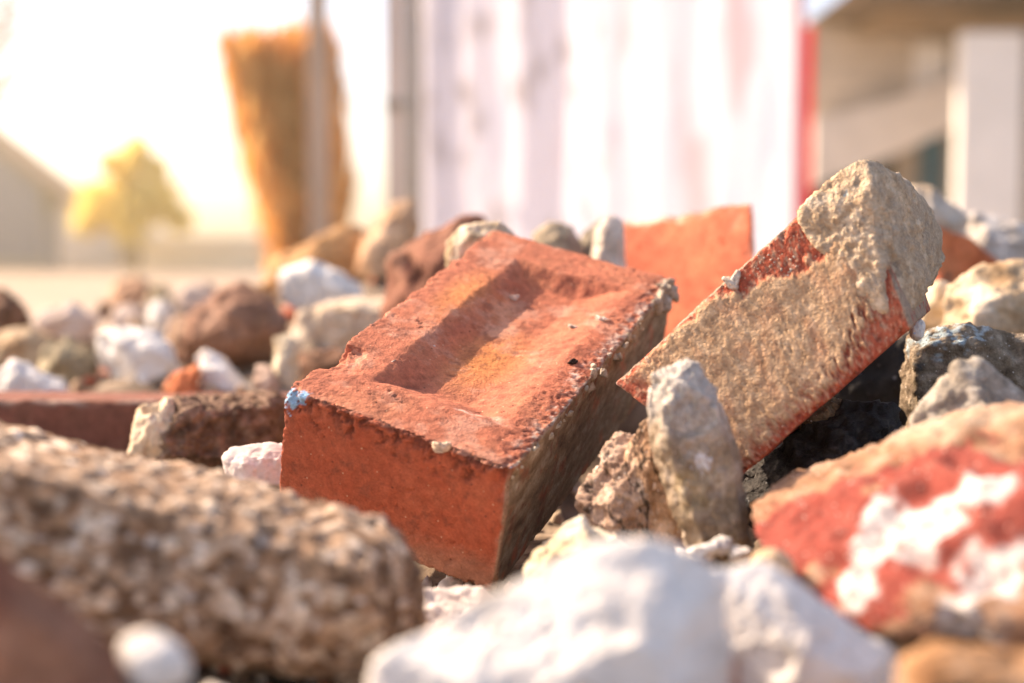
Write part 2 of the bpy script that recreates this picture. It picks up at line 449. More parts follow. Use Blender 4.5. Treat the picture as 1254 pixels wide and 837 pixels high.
rng = np.random.default_rng(8)
def on_top(u_, v_, lift=0):
    return A * (1 - u_) * (1 - v_) + B * u_ * (1 - v_) + Cc * u_ * v_ + D * (1 - u_) * v_ + n_top * lift
sp = []
for i in range(70):
    vv = rng.uniform(0.02, 1.0); r_ = rng.uniform(.0007, .0024) * (1 + .5 * vv)
    sp.append((on_top(.995 + rng.normal(0, .012), vv, -rng.uniform(.0, .008)), r_))
for i in range(22):
    sp.append((on_top(.99 + rng.normal(0, .01), rng.uniform(.86, 1.0), -rng.uniform(0, .012)), rng.uniform(.003, .0062)))
crumbs('mortar_crust', M_MORTAR, hero, pig([(0, (.30, .22, .15)), (.5, (.46, .38, .29)), (1, (.60, .52, .43))], .006), sp, 21, loc)

# loose grit lying on the brick: each piece its own thing
def grit(label, cat, name, px, py, z, r, c, seed):
    p0 = U(px, py, z); r = r * 1.35
    V, f = ico(4); V = shard(V, seed) * np.array([r, r * .8, r * .6]); V = V * (1 + .35 * fbm(V, r * .9, 4, seed, .7))[:, None]
    V = V + p0; colr = pig([(0, tuple(x * .6 for x in c)), (.5, c), (1, tuple(min(.9, x * 1.2) for x in c))], r * .6)(V, seed)
    o = make_mesh(name, V, f, colr, M_STONE, None, p0); tag(o, label, cat, 'loose grit on the red brick'); return o
def topz(px, py, extra=0):
    # depth of the top plane of the brick under a picture point, lowered by the frog
    d = FW + (px - 627) / F * RT - (py - 418.5) / F * UP
    return float(((A - n_top * extra - CAM) @ n_top) / (d @ n_top))
grit('small grey pebble resting in the hollow of the large red brick', 'pebble', 'pebble', 703, 403, topz(703, 403, .006), .0036, (.42, .36, .30), 5)
grit('white crumb beside the grey pebble on the large red brick', 'crumb', 'mortar_crumb', 738, 393, topz(738, 394, .002), .0034, (.66, .55, .47), 6)
grit('tiny pale crumb between grey pebble and white crumb on the brick', 'crumb', 'mortar_crumb', 727, 399, topz(727, 400, .003), .0014, (.62, .50, .40), 7)
grit('white fleck in the shaded left side of the brick hollow', 'crumb', 'mortar_crumb', 531, 428, topz(531, 429, .008), .0030, (.62, .52, .47), 8)
grit('beige crumb on the near left rim of the brick hollow', 'crumb', 'mortar_crumb', 477, 446, topz(477, 447, .003), .0026, (.55, .42, .33), 9)
grit('yellowish crumb in the middle of the brick hollow', 'crumb', 'mortar_crumb', 636, 457, topz(636, 458, .011), .0024, (.60, .36, .18), 10)
grit('black chip of soot right of centre on the large red brick', 'chip', 'soot_chip', 701, 444, topz(701, 445, .0015), .0026, (.03, .018, .015), 11)
grit('cream crumb stuck on the lower front edge of the brick top', 'crumb', 'mortar_crumb', 541, 549, topz(541, 550, .0), .0032, (.56, .40, .28), 12)
grit('pale flake near the far end of the brick hollow', 'crumb', 'mortar_crumb', 629, 365, topz(629, 366, .009), .0022, (.60, .47, .40), 13)

# ================================================================== TILTED BRICK
nf = np.array([-.30, -.90, .30]); nf /= np.linalg.norm(nf)
P0 = U(762, 475, .665)
def FP(px, py, off=0):
    """a point of the tilted brick's facing side"""
    d = FW + (px - 627) / F * RT - (py - 418.5) / F * UP
    t = ((P0 + nf * off - CAM) @ nf) / (d @ nf); return CAM + d * t
a_, b_, c_, d_ = FP(752, 470), FP(907, 584), FP(1116, 400), FP(1046, 200)
Wv = np.array([.042, .106, .004])
e_up = FP(990, 262)
c8 = [b_, c_, c_ + Wv * .8, b_ + Wv, a_, d_, d_ + Wv * .8, a_ + Wv]
W, faces, P, T, edge = brick_mesh(c8, (.20, .115, .070), .0010, .0010, .0068, 17, .0007, rs=.010,
      carve=[(U(905, 585, .60), .016, .004), (FP(800, 500), .02, .0)])
wu = (P[:, 0] + .10) / .20; wv = (P[:, 2] + .035) / .07
face = T[:, 1] < .01; upf = T[:, 2] > .99; lowf = T[:, 2] < .01
rag = fbm(P, .012, 5, 140, .62); rag2 = fbm(P, .005, 4, 150, .65)
col = pig_red(P, 19, (.42, .085, .045))
sand = SAND(P, 23)
rs_ = fbm(P, .022, 4, 160)
m = face * ss(-.10, .10, wu - .055 + .10 * rag) * ss(.985, .955, wv + .05 * rag) * ss(.0, .06, wv - .02 + .06 * rag)
# red clay showing through at the lower right and at the lower rim
lr = ss(-.08, .08, (wu - .885) * 1.0 - (wv - .32) * .9 + .28 * rag2 + .1 * rs_)
m = m * (1 - .92 * np.clip(lr * ss(.62, .4, wv) , 0, 1))
m = m * (1 - .75 * ss(.17, .02, wv + .10 * rag) * ss(-.1, .2, rag2 + .1))
# red bare strip along the upper rim towards the broken end
up_band = ss(.0, .05, wv - np.interp(wu, [0, .4, .5, .7, .85, 1], [.97, .95, .84, .70, .66, .8]) + .10 * rag) * ss(.36, .46, wu)
m = m * (1 - np.clip(up_band, 0, 1))
m = np.clip(m, 0, 1)
W = W + nf * (m * (.0016 + .0008 * fbm(P, .03, 3, 171)))[:, None]
col = col * (1 - m[:, None]) + sand * m[:, None]
col = mixc(col, (.55, .15, .07), .30 * m * np.clip(rs_ * 1.4, 0, 1))
col = mixc(col, (.56, .36, .23), (1 - m) * face * ss(.02, .35, fbm(P, .004, 4, 175, .7)) * .7)
col = mixc(col, (.14, .035, .025), .8 * np.clip((1 - m) * (rag2 * 1.8 - .1), 0, 1))
col = mixc(col, (.62, .52, .42), np.clip(edge * face * ss(.8, 1, wv) * ss(-.05, .15, rag2), 0, 1) * .8)
side = (T[:, 0] > .985) | upf
mm = side * ss(-.4, .1, rag + .1); col = mixc(col, (.36, .28, .20), np.clip(mm, 0, 1) * .9)
col = mixc(col, (.35, .45, .55), blob(W, U(764, 478, .66), .003, 9, .8) * .8)
loc2 = W.mean(0); loc2[2] = W[:, 2].min()
hero2 = empty('brick', loc2)
tag(hero2, 'red brick standing tilted on edge, its facing side coated in sandy brown mortar', 'brick', 'red bricks in the rubble')
make_mesh('clay_body', W - loc2, faces, col, M_MORTAR, hero2)
# the thick mortar cap on the broken upper end
cap = [FP(975, 258, .0012), FP(996, 236, .0015), FP(1030, 207, .001), FP(1060, 196, .0), FP(1020, 310, .0015), FP(980, 285, .001),
       FP(1066, 362, .0015), FP(1074, 300, .0045), FP(1070, 225, .004), FP(1100, 212, -.020), FP(1104, 388, -.010), FP(1086, 388, .0005), FP(1134, 350, -.040),
       U(1160, 286, .735), U(1156, 322, .735), U(1120, 392, .71), U(1112, 232, .74), U(1146, 258, .75), U(1124, 340, .76), U(1040, 300, .74), U(1060, 235, .73)]
def cap_paint(V, c):
    n = fbm(V, .012, 4, 77, .65)
    c = mixc(c, (.42, .33, .24), .7 * ss(-.1, .2, n + (V[:, 0] - U(1085, 300, .68)[0]) * 9))
    c = mixc(c, (.16, .12, .09), .7 * blob(V, U(1078, 340, .655), .010, 4, .8))
    return mixc(c, (.38, .62, .68), blob(V, U(1031, 244, .655), .0035, 3, .9) * .7)
V, f, _ = chunk(cap, sub=6, p=140, amp=.022, seed=31, fine=.014, cuts=0, step=.035)
o = make_mesh('mortar_cap', V - loc2, f, cap_paint(V, pig([(0, (.36, .24, .14)), (.5, (.54, .39, .25)), (1, (.70, .56, .40))], .009)(V, 9)), M_MORTAR, hero2)
o['label'] = 'thick crumbly beige mortar cap on the broken upper end'
sp = []
for i in range(60):
    t = rng.uniform(0.05, .60); q = a_ * (1 - t) + d_ * t
    sp.append((q - nf * .001 + np.array([.0022 + rng.normal(0, .0008), 0, -.0022 + rng.normal(0, .0008)]), rng.uniform(.0008, .0022)))
sp += [(FP(893, 345, .000), .0045), (FP(902, 342, .000), .0035)]
for i in range(26):
    sp.append((FP(925 + rng.uniform(0, 50), 338 - rng.uniform(0, 1) * 30, -.0005), rng.uniform(.0005, .0012)))
crumbs('mortar_crust', M_MORTAR, hero2, pig([(0, (.40, .30, .22)), (.5, (.58, .47, .37)), (1, (.68, .60, .52))], .006), sp, 41, loc2)

# ================================================================== OTHER STONES, NEAR
def wpaint(*spots):
    def f(V, c):
        for i, (q, r, colr, s) in enumerate(spots):
            c = mixc(c, colr, blob(V, U(*q), r, 80 + i, .75) * s)
        return c
    return f
def cracks(V, c):
    n = np.abs(fbm(V * np.array([1, 1, .35]), .012, 3, 91)); return mixc(c, (.035, .022, .015), ss(.07, .01, n) * .95)

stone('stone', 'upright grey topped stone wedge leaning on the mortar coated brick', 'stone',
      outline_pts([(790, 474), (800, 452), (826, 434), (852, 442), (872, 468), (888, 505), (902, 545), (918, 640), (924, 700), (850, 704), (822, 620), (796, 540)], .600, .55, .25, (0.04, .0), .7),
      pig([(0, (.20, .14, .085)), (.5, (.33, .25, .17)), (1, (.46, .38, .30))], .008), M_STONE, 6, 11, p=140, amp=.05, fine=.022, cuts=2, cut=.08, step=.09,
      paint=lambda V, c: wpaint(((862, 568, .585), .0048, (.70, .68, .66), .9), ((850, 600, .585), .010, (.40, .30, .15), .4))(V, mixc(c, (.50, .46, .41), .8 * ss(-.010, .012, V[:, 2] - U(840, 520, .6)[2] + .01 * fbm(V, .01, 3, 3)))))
stone('rock', 'fractured pinkish brown rock with black cracks beside the upright stone wedge', 'rock',
      outline_pts([(762, 522), (778, 524), (800, 560), (846, 640), (860, 730), (760, 730), (700, 612), (735, 572)], .640, .5, .3, (.05, .02), .6),
      pig([(0, (.24, .14, .09)), (.5, (.43, .29, .21)), (1, (.58, .45, .36))], .012), M_STONE, 6, 12, p=140, amp=.07, fine=.03, paint=cracks)
stone('rock', 'thin cracked orange brown shard squeezed between the fractured rock and the upright wedge', 'rock',
      outline_pts([(768, 548), (786, 512), (806, 505), (832, 590), (858, 655), (860, 730), (800, 730), (782, 640)], .628, .5, .25, (.05, .0), .6),
      pig([(0, (.24, .13, .07)), (.5, (.46, .29, .18)), (1, (.62, .46, .34))], .010), M_STONE, 6, 13, amp=.06, fine=.03, cuts=3, cut=.06, paint=cracks)
def agg(P, seed=0):
    d, v_, e_ = worley(P, .0050, 5); d2, v2, e2_ = worley(P + .3, .0026, 8)
    c = ramp(v_, [(0, (.15, .09, .055)), (.3, (.29, .19, .125)), (.6, (.41, .295, .205)), (.85, (.52, .40, .30)), (1, (.76, .68, .58))])
    c = c * (.75 + .5 * v2)[:, None]
    c = mixc(c, (.07, .035, .02), ss(.26, .05, e_) * ss(-.1, .3, fbm(P, .02, 3, 2)) * .7)  # shade of the cavities painted dark between the pebbles
    return mixc(c, (.84, .80, .75), ss(.95, .97, v2) * .6)  # bright grains painted in place of specular glints
def conc(pts, sub, seed, amp=.018):
    V, f, size = chunk(pts, sub=sub, p=40, amp=amp, seed=seed, fine=.012, cuts=2, cut=.04, step=.03)
    N = vnormals(V, f); d, v_, e_ = worley(V, .0050, 5); d2, v2, e2_ = worley(V, .011, 12)
    V2 = V + N * (.0026 * (v_ - .6) * ss(0, .3, e_) - .0028 * ss(.75, 1, v2) * ss(.1, .4, e2_) + .0009 * fbm(V, .003, 3, 4))[:, None]
    return V, V2, f
pts = []
for (x, y, z) in ((-40, 505, .46), (60, 528, .455), (240, 574, .435), (420, 622, .415), (496, 640, .415), (522, 685, .41), (530, 765, .41), (500, 805, .40), (446, 840, .385), (250, 800, .37), (120, 700, .37),
                  (-40, 560, .375), (-60, 760, .375), (0, 580, .375), (180, 625, .375), (330, 665, .375), (440, 700, .375), (470, 770, .375), (-60, 720, .46), (450, 840, .43)):
    pts.append(U(x, y, z * 1.20))
V0, V, f = conc(pts, 7, 14)
loc = V.mean(0); loc[2] = V[:, 2].min()
c_ag = agg(V0)
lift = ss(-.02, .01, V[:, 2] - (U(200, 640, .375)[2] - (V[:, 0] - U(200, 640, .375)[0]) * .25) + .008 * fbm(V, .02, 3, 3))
c_ag = mixc(c_ag * np.array([1, .92, .84]), (.50, .37, .28), .45 * lift)  # upper side painted paler, as if lit
for q, r in (((290, 665, 0.420), .010), ((255, 625, 0.431), .007), ((70, 590, 0.420), .006), ((165, 600, 0.426), .007), ((470, 668, 0.431), .0035), ((400, 660, 0.426), .006), ((120, 550, 0.448), .006)):
    c_ag = mixc(c_ag, (.78, .74, .70), blob(V, U(*q), r, 15, 1.1, .004) * .45)
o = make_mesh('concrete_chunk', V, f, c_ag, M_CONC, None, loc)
tag(o, 'long chunk of rough pebbly beige concrete across the lower left foreground', 'concrete chunk')
ROCKS.append((loc[0], loc[1], V[:, 2].min(), .05, .06))

NEAR = [
 # name, label, cat, outline, z, pigment, mat, seed, kwargs, outline kwargs
 ('brick_fragment', 'dark brown brick fragment blurred in the bottom left corner', 'brick', [(-60, 640), (20, 700), (90, 735), (140, 790), (170, 860), (170, 900), (-60, 900)], .345, DKRED, M_FAR, 41, dict(amp=.03), dict(back=.25, front=.1), None),
 ('pebble', 'white pebble under the end of the pebbly concrete chunk', 'pebble', [(140, 785), (165, 768), (205, 768), (235, 790), (240, 830), (200, 862), (160, 860)], .350, FORE, M_PALE, 42, dict(amp=.04, p=10), dict(), None),
 ('stone', 'big white stone blurred in the bottom centre of the foreground', 'stone', [(420, 880), (460, 805), (560, 755), (640, 722), (712, 670), (760, 656), (820, 660), (885, 700), (900, 800), (890, 890)], .385, FORE, M_PALE, 43, dict(amp=.03, p=140, cuts=7, cut=.10, step=.05, sub=6, fine=.014), dict(back=.5, front=.35, fc=(.15, .25), shrink=.35), None),
 ('stone', 'white stone with a flat bright top right of the big foreground stone', 'stone', [(850, 880), (862, 760), (872, 694), (930, 684), (990, 722), (1030, 758), (1098, 800), (1105, 880)], .430, FORE, M_PALE, 44, dict(amp=.03, p=140, cuts=7, cut=.10, step=.05, sub=6, fine=.014), dict(back=.5, front=.35, fc=(.15, .25), shrink=.35), None),
 ('stone', 'pinkish pale stone wedged between the two white foreground stones', 'stone', [(840, 860), (852, 790), (880, 770), (905, 800), (915, 860)], .425, pig([(0, (.35, .18, .13)), (.5, (.5, .3, .22)), (1, (.66, .52, .45))], .02), M_PALE, 46, dict(amp=.05), dict(), None),
 ('stone', 'cream yellow stone at the foot of the large red brick', 'stone', [(640, 722), (642, 690), (672, 680), (690, 642), (712, 632), (740, 650), (775, 668), (830, 700), (850, 740), (760, 770), (660, 760)], .560, CREAM, M_PALE, 47, dict(amp=.05, sub=6), dict(front=.3), None),
 ('stone', 'flat pinkish white slab under the front corner of the large brick', 'stone', [(480, 740), (505, 722), (592, 716), (612, 732), (655, 775), (600, 830), (480, 810)], .585, pig([(0, (.6, .48, .42)), (1, (.74, .66, .60))], .02), M_PALE, 48, dict(amp=.02, sub=6), dict(back=1.0), None),
 ('stone', 'white stone with ribbed surface behind the left corner of the large brick', 'stone', [(272, 560), (282, 548), (335, 540), (370, 548), (370, 600), (300, 600), (276, 590)], .760, pig([(0, (.55, .45, .40)), (1, (.72, .66, .62))], .02), M_PALE, 49, dict(amp=.03), dict(), None),
 ('stone', 'grey sandstone with a pointed top above the painted brick', 'stone', [(1080, 575), (1100, 532), (1150, 475), (1172, 446), (1192, 439), (1218, 448), (1262, 492), (1330, 540), (1320, 640), (1090, 650)], .600, GREY, M_STONE, 50, dict(amp=.03, sub=6, fine=.010), dict(front=.25, fc=(.05, .1)), None),
 ('pebble', 'orange tan pebble at the lower left edge of the painted brick', 'pebble', [(910, 700), (920, 676), (950, 668), (975, 685), (978, 712), (950, 730), (920, 722)], .490, pig([(0, (.42, .25, .12)), (1, (.62, .46, .30))], .02), M_STONE, 51, dict(amp=.05, p=10), dict(), None),
 ('stone', 'orange brown stone blurred in the bottom right corner', 'stone', [(1085, 900), (1095, 800), (1150, 785), (1260, 800), (1320, 800), (1320, 900)], .370, pig([(0, (.30, .14, .06)), (.5, (.50, .26, .12)), (1, (.6, .42, .28))], .02), M_STONE, 52, dict(amp=.05), dict(), None),
 ('stone', 'charred black rubble lump, black also for the shade in the gap under the tilted brick', 'stone', [(890, 600), (930, 560), (985, 520), (1030, 488), (1100, 500), (1120, 560), (1100, 640), (900, 650)], .700, COAL_SHADE, M_COAL_SHADE, 53, dict(amp=.08, sub=6, fine=.02), dict(back=.9), None),  # black pigment also stands in for the shade of the gap
 ('stone', 'added black block standing in for deep shade behind the gap under the tilted brick', 'stone', [(980, 470), (1040, 420), (1150, 400), (1170, 560), (1060, 600), (970, 560)], .840, pig([(0, (.006, .005, .005)), (1, (.018, .014, .012))], .02), M_COAL_SHADE, 54, dict(amp=.06), dict(back=.5, front=.1), None),  # black block added where the gap is only deep shade
 ('stone', 'small tan fragment caught in the gap below the tilted brick', 'stone', [(972, 520), (990, 500), (1020, 484), (1036, 492), (1036, 530), (1000, 540)], .705, pig([(0, (.16, .10, .05)), (1, (.34, .22, .12))], .01), M_STONE, 55, dict(amp=.07), dict(), None),
 ('stone', 'tiny dark granular stone between the large brick and the cream stone', 'stone', [(655, 690), (664, 664), (688, 655), (702, 668), (700, 700), (670, 712)], .600, pig([(0, (.05, .04, .035)), (1, (.30, .27, .24))], .004), M_STONE, 56, dict(amp=.09, sub=5, fine=.05), dict(), None),
 ('pebble', 'tiny white pebble with a blue stain beside the tilted brick end', 'pebble', [(1112, 412), (1116, 394), (1128, 389), (1134, 396), (1132, 414), (1122, 420)], .675, WHITE, M_PALE, 57, dict(amp=.06, p=10), dict(), wpaint(((1116, 408, .67), .0025, (.20, .42, .75), .95))),
]
for nm, lab, cat, ol, z, pg, mt, sd_, kw, okw, pnt in NEAR:
    stone(nm, lab, cat, outline_pts(ol, z, **okw), pg, mt, seed=sd_, paint=pnt, **kw)

# dark weathered stone with blue paint traces on its upper edge
def bluepaint(V, c):
    n = fbm(V, .006, 4, 7, .7)
    k = blob(V, U(1140, 398, .735), .016, 7, .9) * ss(-.05, .15, n); c = mixc(c, (.42, .55, .60), k * .8)
    k = blob(V, U(1195, 398, .735), .010, 8, .9) * ss(.0, .15, n); c = mixc(c, (.50, .62, .66), k * .6)
    k = blob(V, U(1120, 445, .715), .012, 9, .8); return mixc(c, (.045, .06, .07), k * .75)
stone('stone', 'dark brown weathered stone with blue paint traces along its upper edge', 'stone',
      outline_pts([(1094, 470), (1100, 420), (1126, 392), (1170, 392), (1254, 410), (1330, 430), (1340, 560), (1100, 590)], .740, .5, .15, (0, .05), .8),
      pig([(0, (.10, .07, .045)), (.5, (.22, .165, .11)), (1, (.38, .31, .23))], .010), M_STONE, 6, 58, amp=.04, fine=.016, paint=bluepaint)

# painted brick, right foreground
pts = [U(*q) for q in ((910, 616, .53), (962, 590, .54), (1020, 582, .53), (1080, 558, .52), (1180, 512, .50), (1290, 492, .49), (1400, 520, .47),
       (1400, 840, .41), (1254, 812, .40), (1110, 782, .42), (1000, 735, .45), (936, 685, .48), (920, 650, .505),
       (1000, 650, .475), (1200, 610, .43), (1300, 600, .42), (1380, 780, .38), (1150, 740, .41),
       (1000, 580, .60), (1180, 520, .58), (1350, 520, .56), (980, 680, .56), (1100, 740, .52), (1350, 800, .5))]
pts = [CAM + (q - CAM) * 1.07 for q in pts]
def painted(V, c):
    V = CAM + (V - CAM) / 1.07
    n = fbm(V, .012, 4, 5, .6); n2 = fbm(V, .005, 3, 6, .6)
    red = np.zeros(len(V))
    for p_, r in (((1000, 640, .475), .022), ((1085, 640, .46), .020), ((1150, 585, .46), .022), ((1235, 575, .44), .022), ((1210, 640, .435), .018), ((1230, 700, .42), .012), ((960, 630, .50), .012), ((1050, 700, .44), .016), ((1120, 610, .46), .016)):
        red = np.maximum(red, blob(V, U(*p_), r * 1.3, 31, .8, .012))
    c = mixc(c, (.235, .044, .032), red * .95)
    wh = np.zeros(len(V))
    for p_, r in (((1090, 640, .455), .012), ((1130, 660, .445), .015), ((1170, 675, .44), .012), ((1070, 680, .45), .010), ((1205, 585, .44), .011), ((1180, 600, .445), .007), ((1225, 720, .415), .013), ((1180, 770, .41), .010), ((1050, 725, .44), .007)):
        wh = np.maximum(wh, blob(V, U(*p_), r * 1.05, 33, .6, .012))
    c = mixc(c, (.56, .53, .51), np.clip(wh * ss(-.75, -.05, n2 + .5 * n), 0, 1) * .85)
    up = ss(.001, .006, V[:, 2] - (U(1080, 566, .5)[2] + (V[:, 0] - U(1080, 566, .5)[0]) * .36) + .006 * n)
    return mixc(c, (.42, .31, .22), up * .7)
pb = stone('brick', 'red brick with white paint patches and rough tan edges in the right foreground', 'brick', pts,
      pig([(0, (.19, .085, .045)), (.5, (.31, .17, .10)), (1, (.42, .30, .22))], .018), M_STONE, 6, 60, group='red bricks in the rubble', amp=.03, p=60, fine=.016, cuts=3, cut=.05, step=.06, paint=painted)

# white crumbs between the upright wedge and the painted brick
for i, (x, y, r, lb) in enumerate([(862, 676, .0042, 'round white crumb at the foot of the upright stone wedge'), (880, 671, .0034, 'small white crumb touching the right side of the round crumb'),
                              (905, 680, .0040, 'white crumb next to the corner of the painted brick'), (845, 688, .0045, 'white crumb nearest the cream stone below the wedge')]):
    p0 = U(x, y, .560)
    V, f = ico(4); V = shard(V, i + 3) * r * np.array([1.5, 1.2, 1.1]); V = V * (1 + .5 * fbm(V, r, 4, i, .7))[:, None] + p0
    o = make_mesh('mortar_crumb', V, f, WHITE(V, i), M_PALE, None, p0); tag(o, lb, 'crumb', 'white crumbs below the upright wedge')

# ================================================================== BACK BRICKS AND MORTAR
def px_brick(label, q, zs, dn, dims, step, seed, c, group='red bricks in the rubble', paint=None, name='brick', mat=None, rv=.007):
    """q: four picture points of the upright facing side (bl, br, tr, tl), zs: their depths, dn: vector into the depth"""
    bl, br, tr, tl = [U(x, y, z) for (x, y), z in zip(q, zs)]
    dn = np.array(dn)
    cc = [bl, br, br + dn, bl + dn, tl, tr, tr + dn, tl + dn]
    W, f, P, T, e = brick_mesh(cc, dims, step, .002, rv, seed, .0013, rs=.022)
    col = pig_red(P, seed, c)
    r_ = fbm(P, .02, 4, seed + 8, .6)
    col = mixc(col, (.60, .50, .38), np.clip(e * ss(-.3, .2, r_), 0, 1) * .6)
    if paint: col = paint(W, P, T, col)
    loc = W.mean(0); loc[2] = W[:, 2].min()
    o = make_mesh(name, W, f, col, mat or M_FAR, None, loc); tag(o, label, 'brick', group)
    ROCKS.append((loc[0], loc[1], W[:, 2].min(), .03, .06)); return o
def bk(W, P, T, col):
    n = fbm(P, .02, 4, 3, .6)
    k = (T[:, 2] > .97) * ss(-.4, 0, n) * ss(.55, .3, T[:, 0])
    k = np.maximum(k, (T[:, 0] < .03) * ss(-.5, 0, n)); return mixc(col, (.58, .48, .38), np.clip(k, 0, 1) * .9)
px_brick('orange red brick standing on edge behind the two main bricks', [(748, 420), (930, 430), (922, 246), (748, 274)], (1.07, .98, 1.03, 1.12), (.006, .06, -.02), (.105, .06, .09), .0025, 61, (.47, .125, .065), paint=bk, rv=.016)
stone('mortar_chunk', 'pale mortar chunk clinging to the left end of the orange brick', 'mortar',
      outline_pts([(722, 330), (728, 282), (745, 262), (765, 266), (768, 345), (740, 350)], 1.0), pig([(0, (.45, .35, .26)), (1, (.72, .62, .52))], .03), M_FAR, 5, 62, amp=.05)
stone('brick_fragment', 'bright orange red brick piece behind the right end of the tilted brick', 'brick',
      outline_pts([(1130, 350), (1135, 285), (1152, 276), (1190, 292), (1225, 322), (1215, 352), (1170, 370)], 1.12, .5, .1, (0, .0), .85), ORANGE, M_FAR, 5, 63, group='red bricks in the rubble', amp=.02)
stone('mortar_chunk', 'crumbly white mortar chunk behind the right end of the tilted brick', 'mortar',
      outline_pts([(1095, 250), (1112, 224), (1140, 228), (1165, 248), (1190, 272), (1180, 300), (1120, 300)], 1.14), pig([(0, (.36, .28, .20)), (1, (.68, .60, .50))], .03), M_FAR, 5, 64, amp=.06, fine=.02, step=.12)
stone('mortar_chunk', 'whitish crumbly mortar lump right of the bright orange brick piece', 'mortar',
      outline_pts([(1175, 285), (1190, 262), (1230, 268), (1275, 280), (1300, 330), (1230, 345), (1200, 320)], 1.2), pig([(0, (.38, .32, .26)), (1, (.72, .68, .62))], .02), M_FAR, 5, 65, amp=.07, fine=.02, step=.14)
stone('stone', 'rounded tan sandstone at the right edge above the dark weathered stone', 'stone',
      outline_pts([(1148, 400), (1160, 350), (1195, 326), (1240, 318), (1300, 318), (1340, 380), (1320, 450), (1150, 440)], .93), pig([(0, (.30, .19, .10)), (.5, (.50, .36, .22)), (1, (.68, .56, .42))], .025), M_FAR, 5, 66, amp=.05, fine=.03)
stone('stone', 'small cream stone tucked behind the tilted brick beside the sandstone', 'stone',
      outline_pts([(1118, 400), (1125, 360), (1150, 342), (1170, 352), (1165, 410)], .98), CREAM, M_FAR, 4, 67, amp=.05)
stone('mortar_chunk', 'pitted pale mortar block behind the far left corner of the large brick', 'mortar',
      outline_pts([(545, 330), (548, 296), (568, 276), (612, 270), (628, 284), (640, 340), (560, 350)], .905, .4, .2, (0, .05), .7), pig([(0, (.34, .25, .14)), (.4, (.54, .42, .28)), (1, (.68, .58, .45))], .010), M_FAR, 5, 68, amp=.05, fine=.03)
stone('rock', 'brown humped rock behind the far edge of the large brick', 'rock',
      outline_pts([(648, 320), (652, 284), (676, 267), (700, 275), (716, 305), (710, 335)], 1.10), pig([(0, (.14, .10, .06)), (1, (.42, .34, .24))], .03), M_FAR, 4, 69, amp=.08)
stone('rock', 'grey brown rock between the humped rock and the orange brick', 'rock',
      outline_pts([(700, 330), (712, 286), (735, 268), (750, 262), (755, 330)], 1.13), pig([(0, (.15, .12, .08)), (1, (.40, .34, .26))], .03), M_FAR, 4, 70, amp=.08)

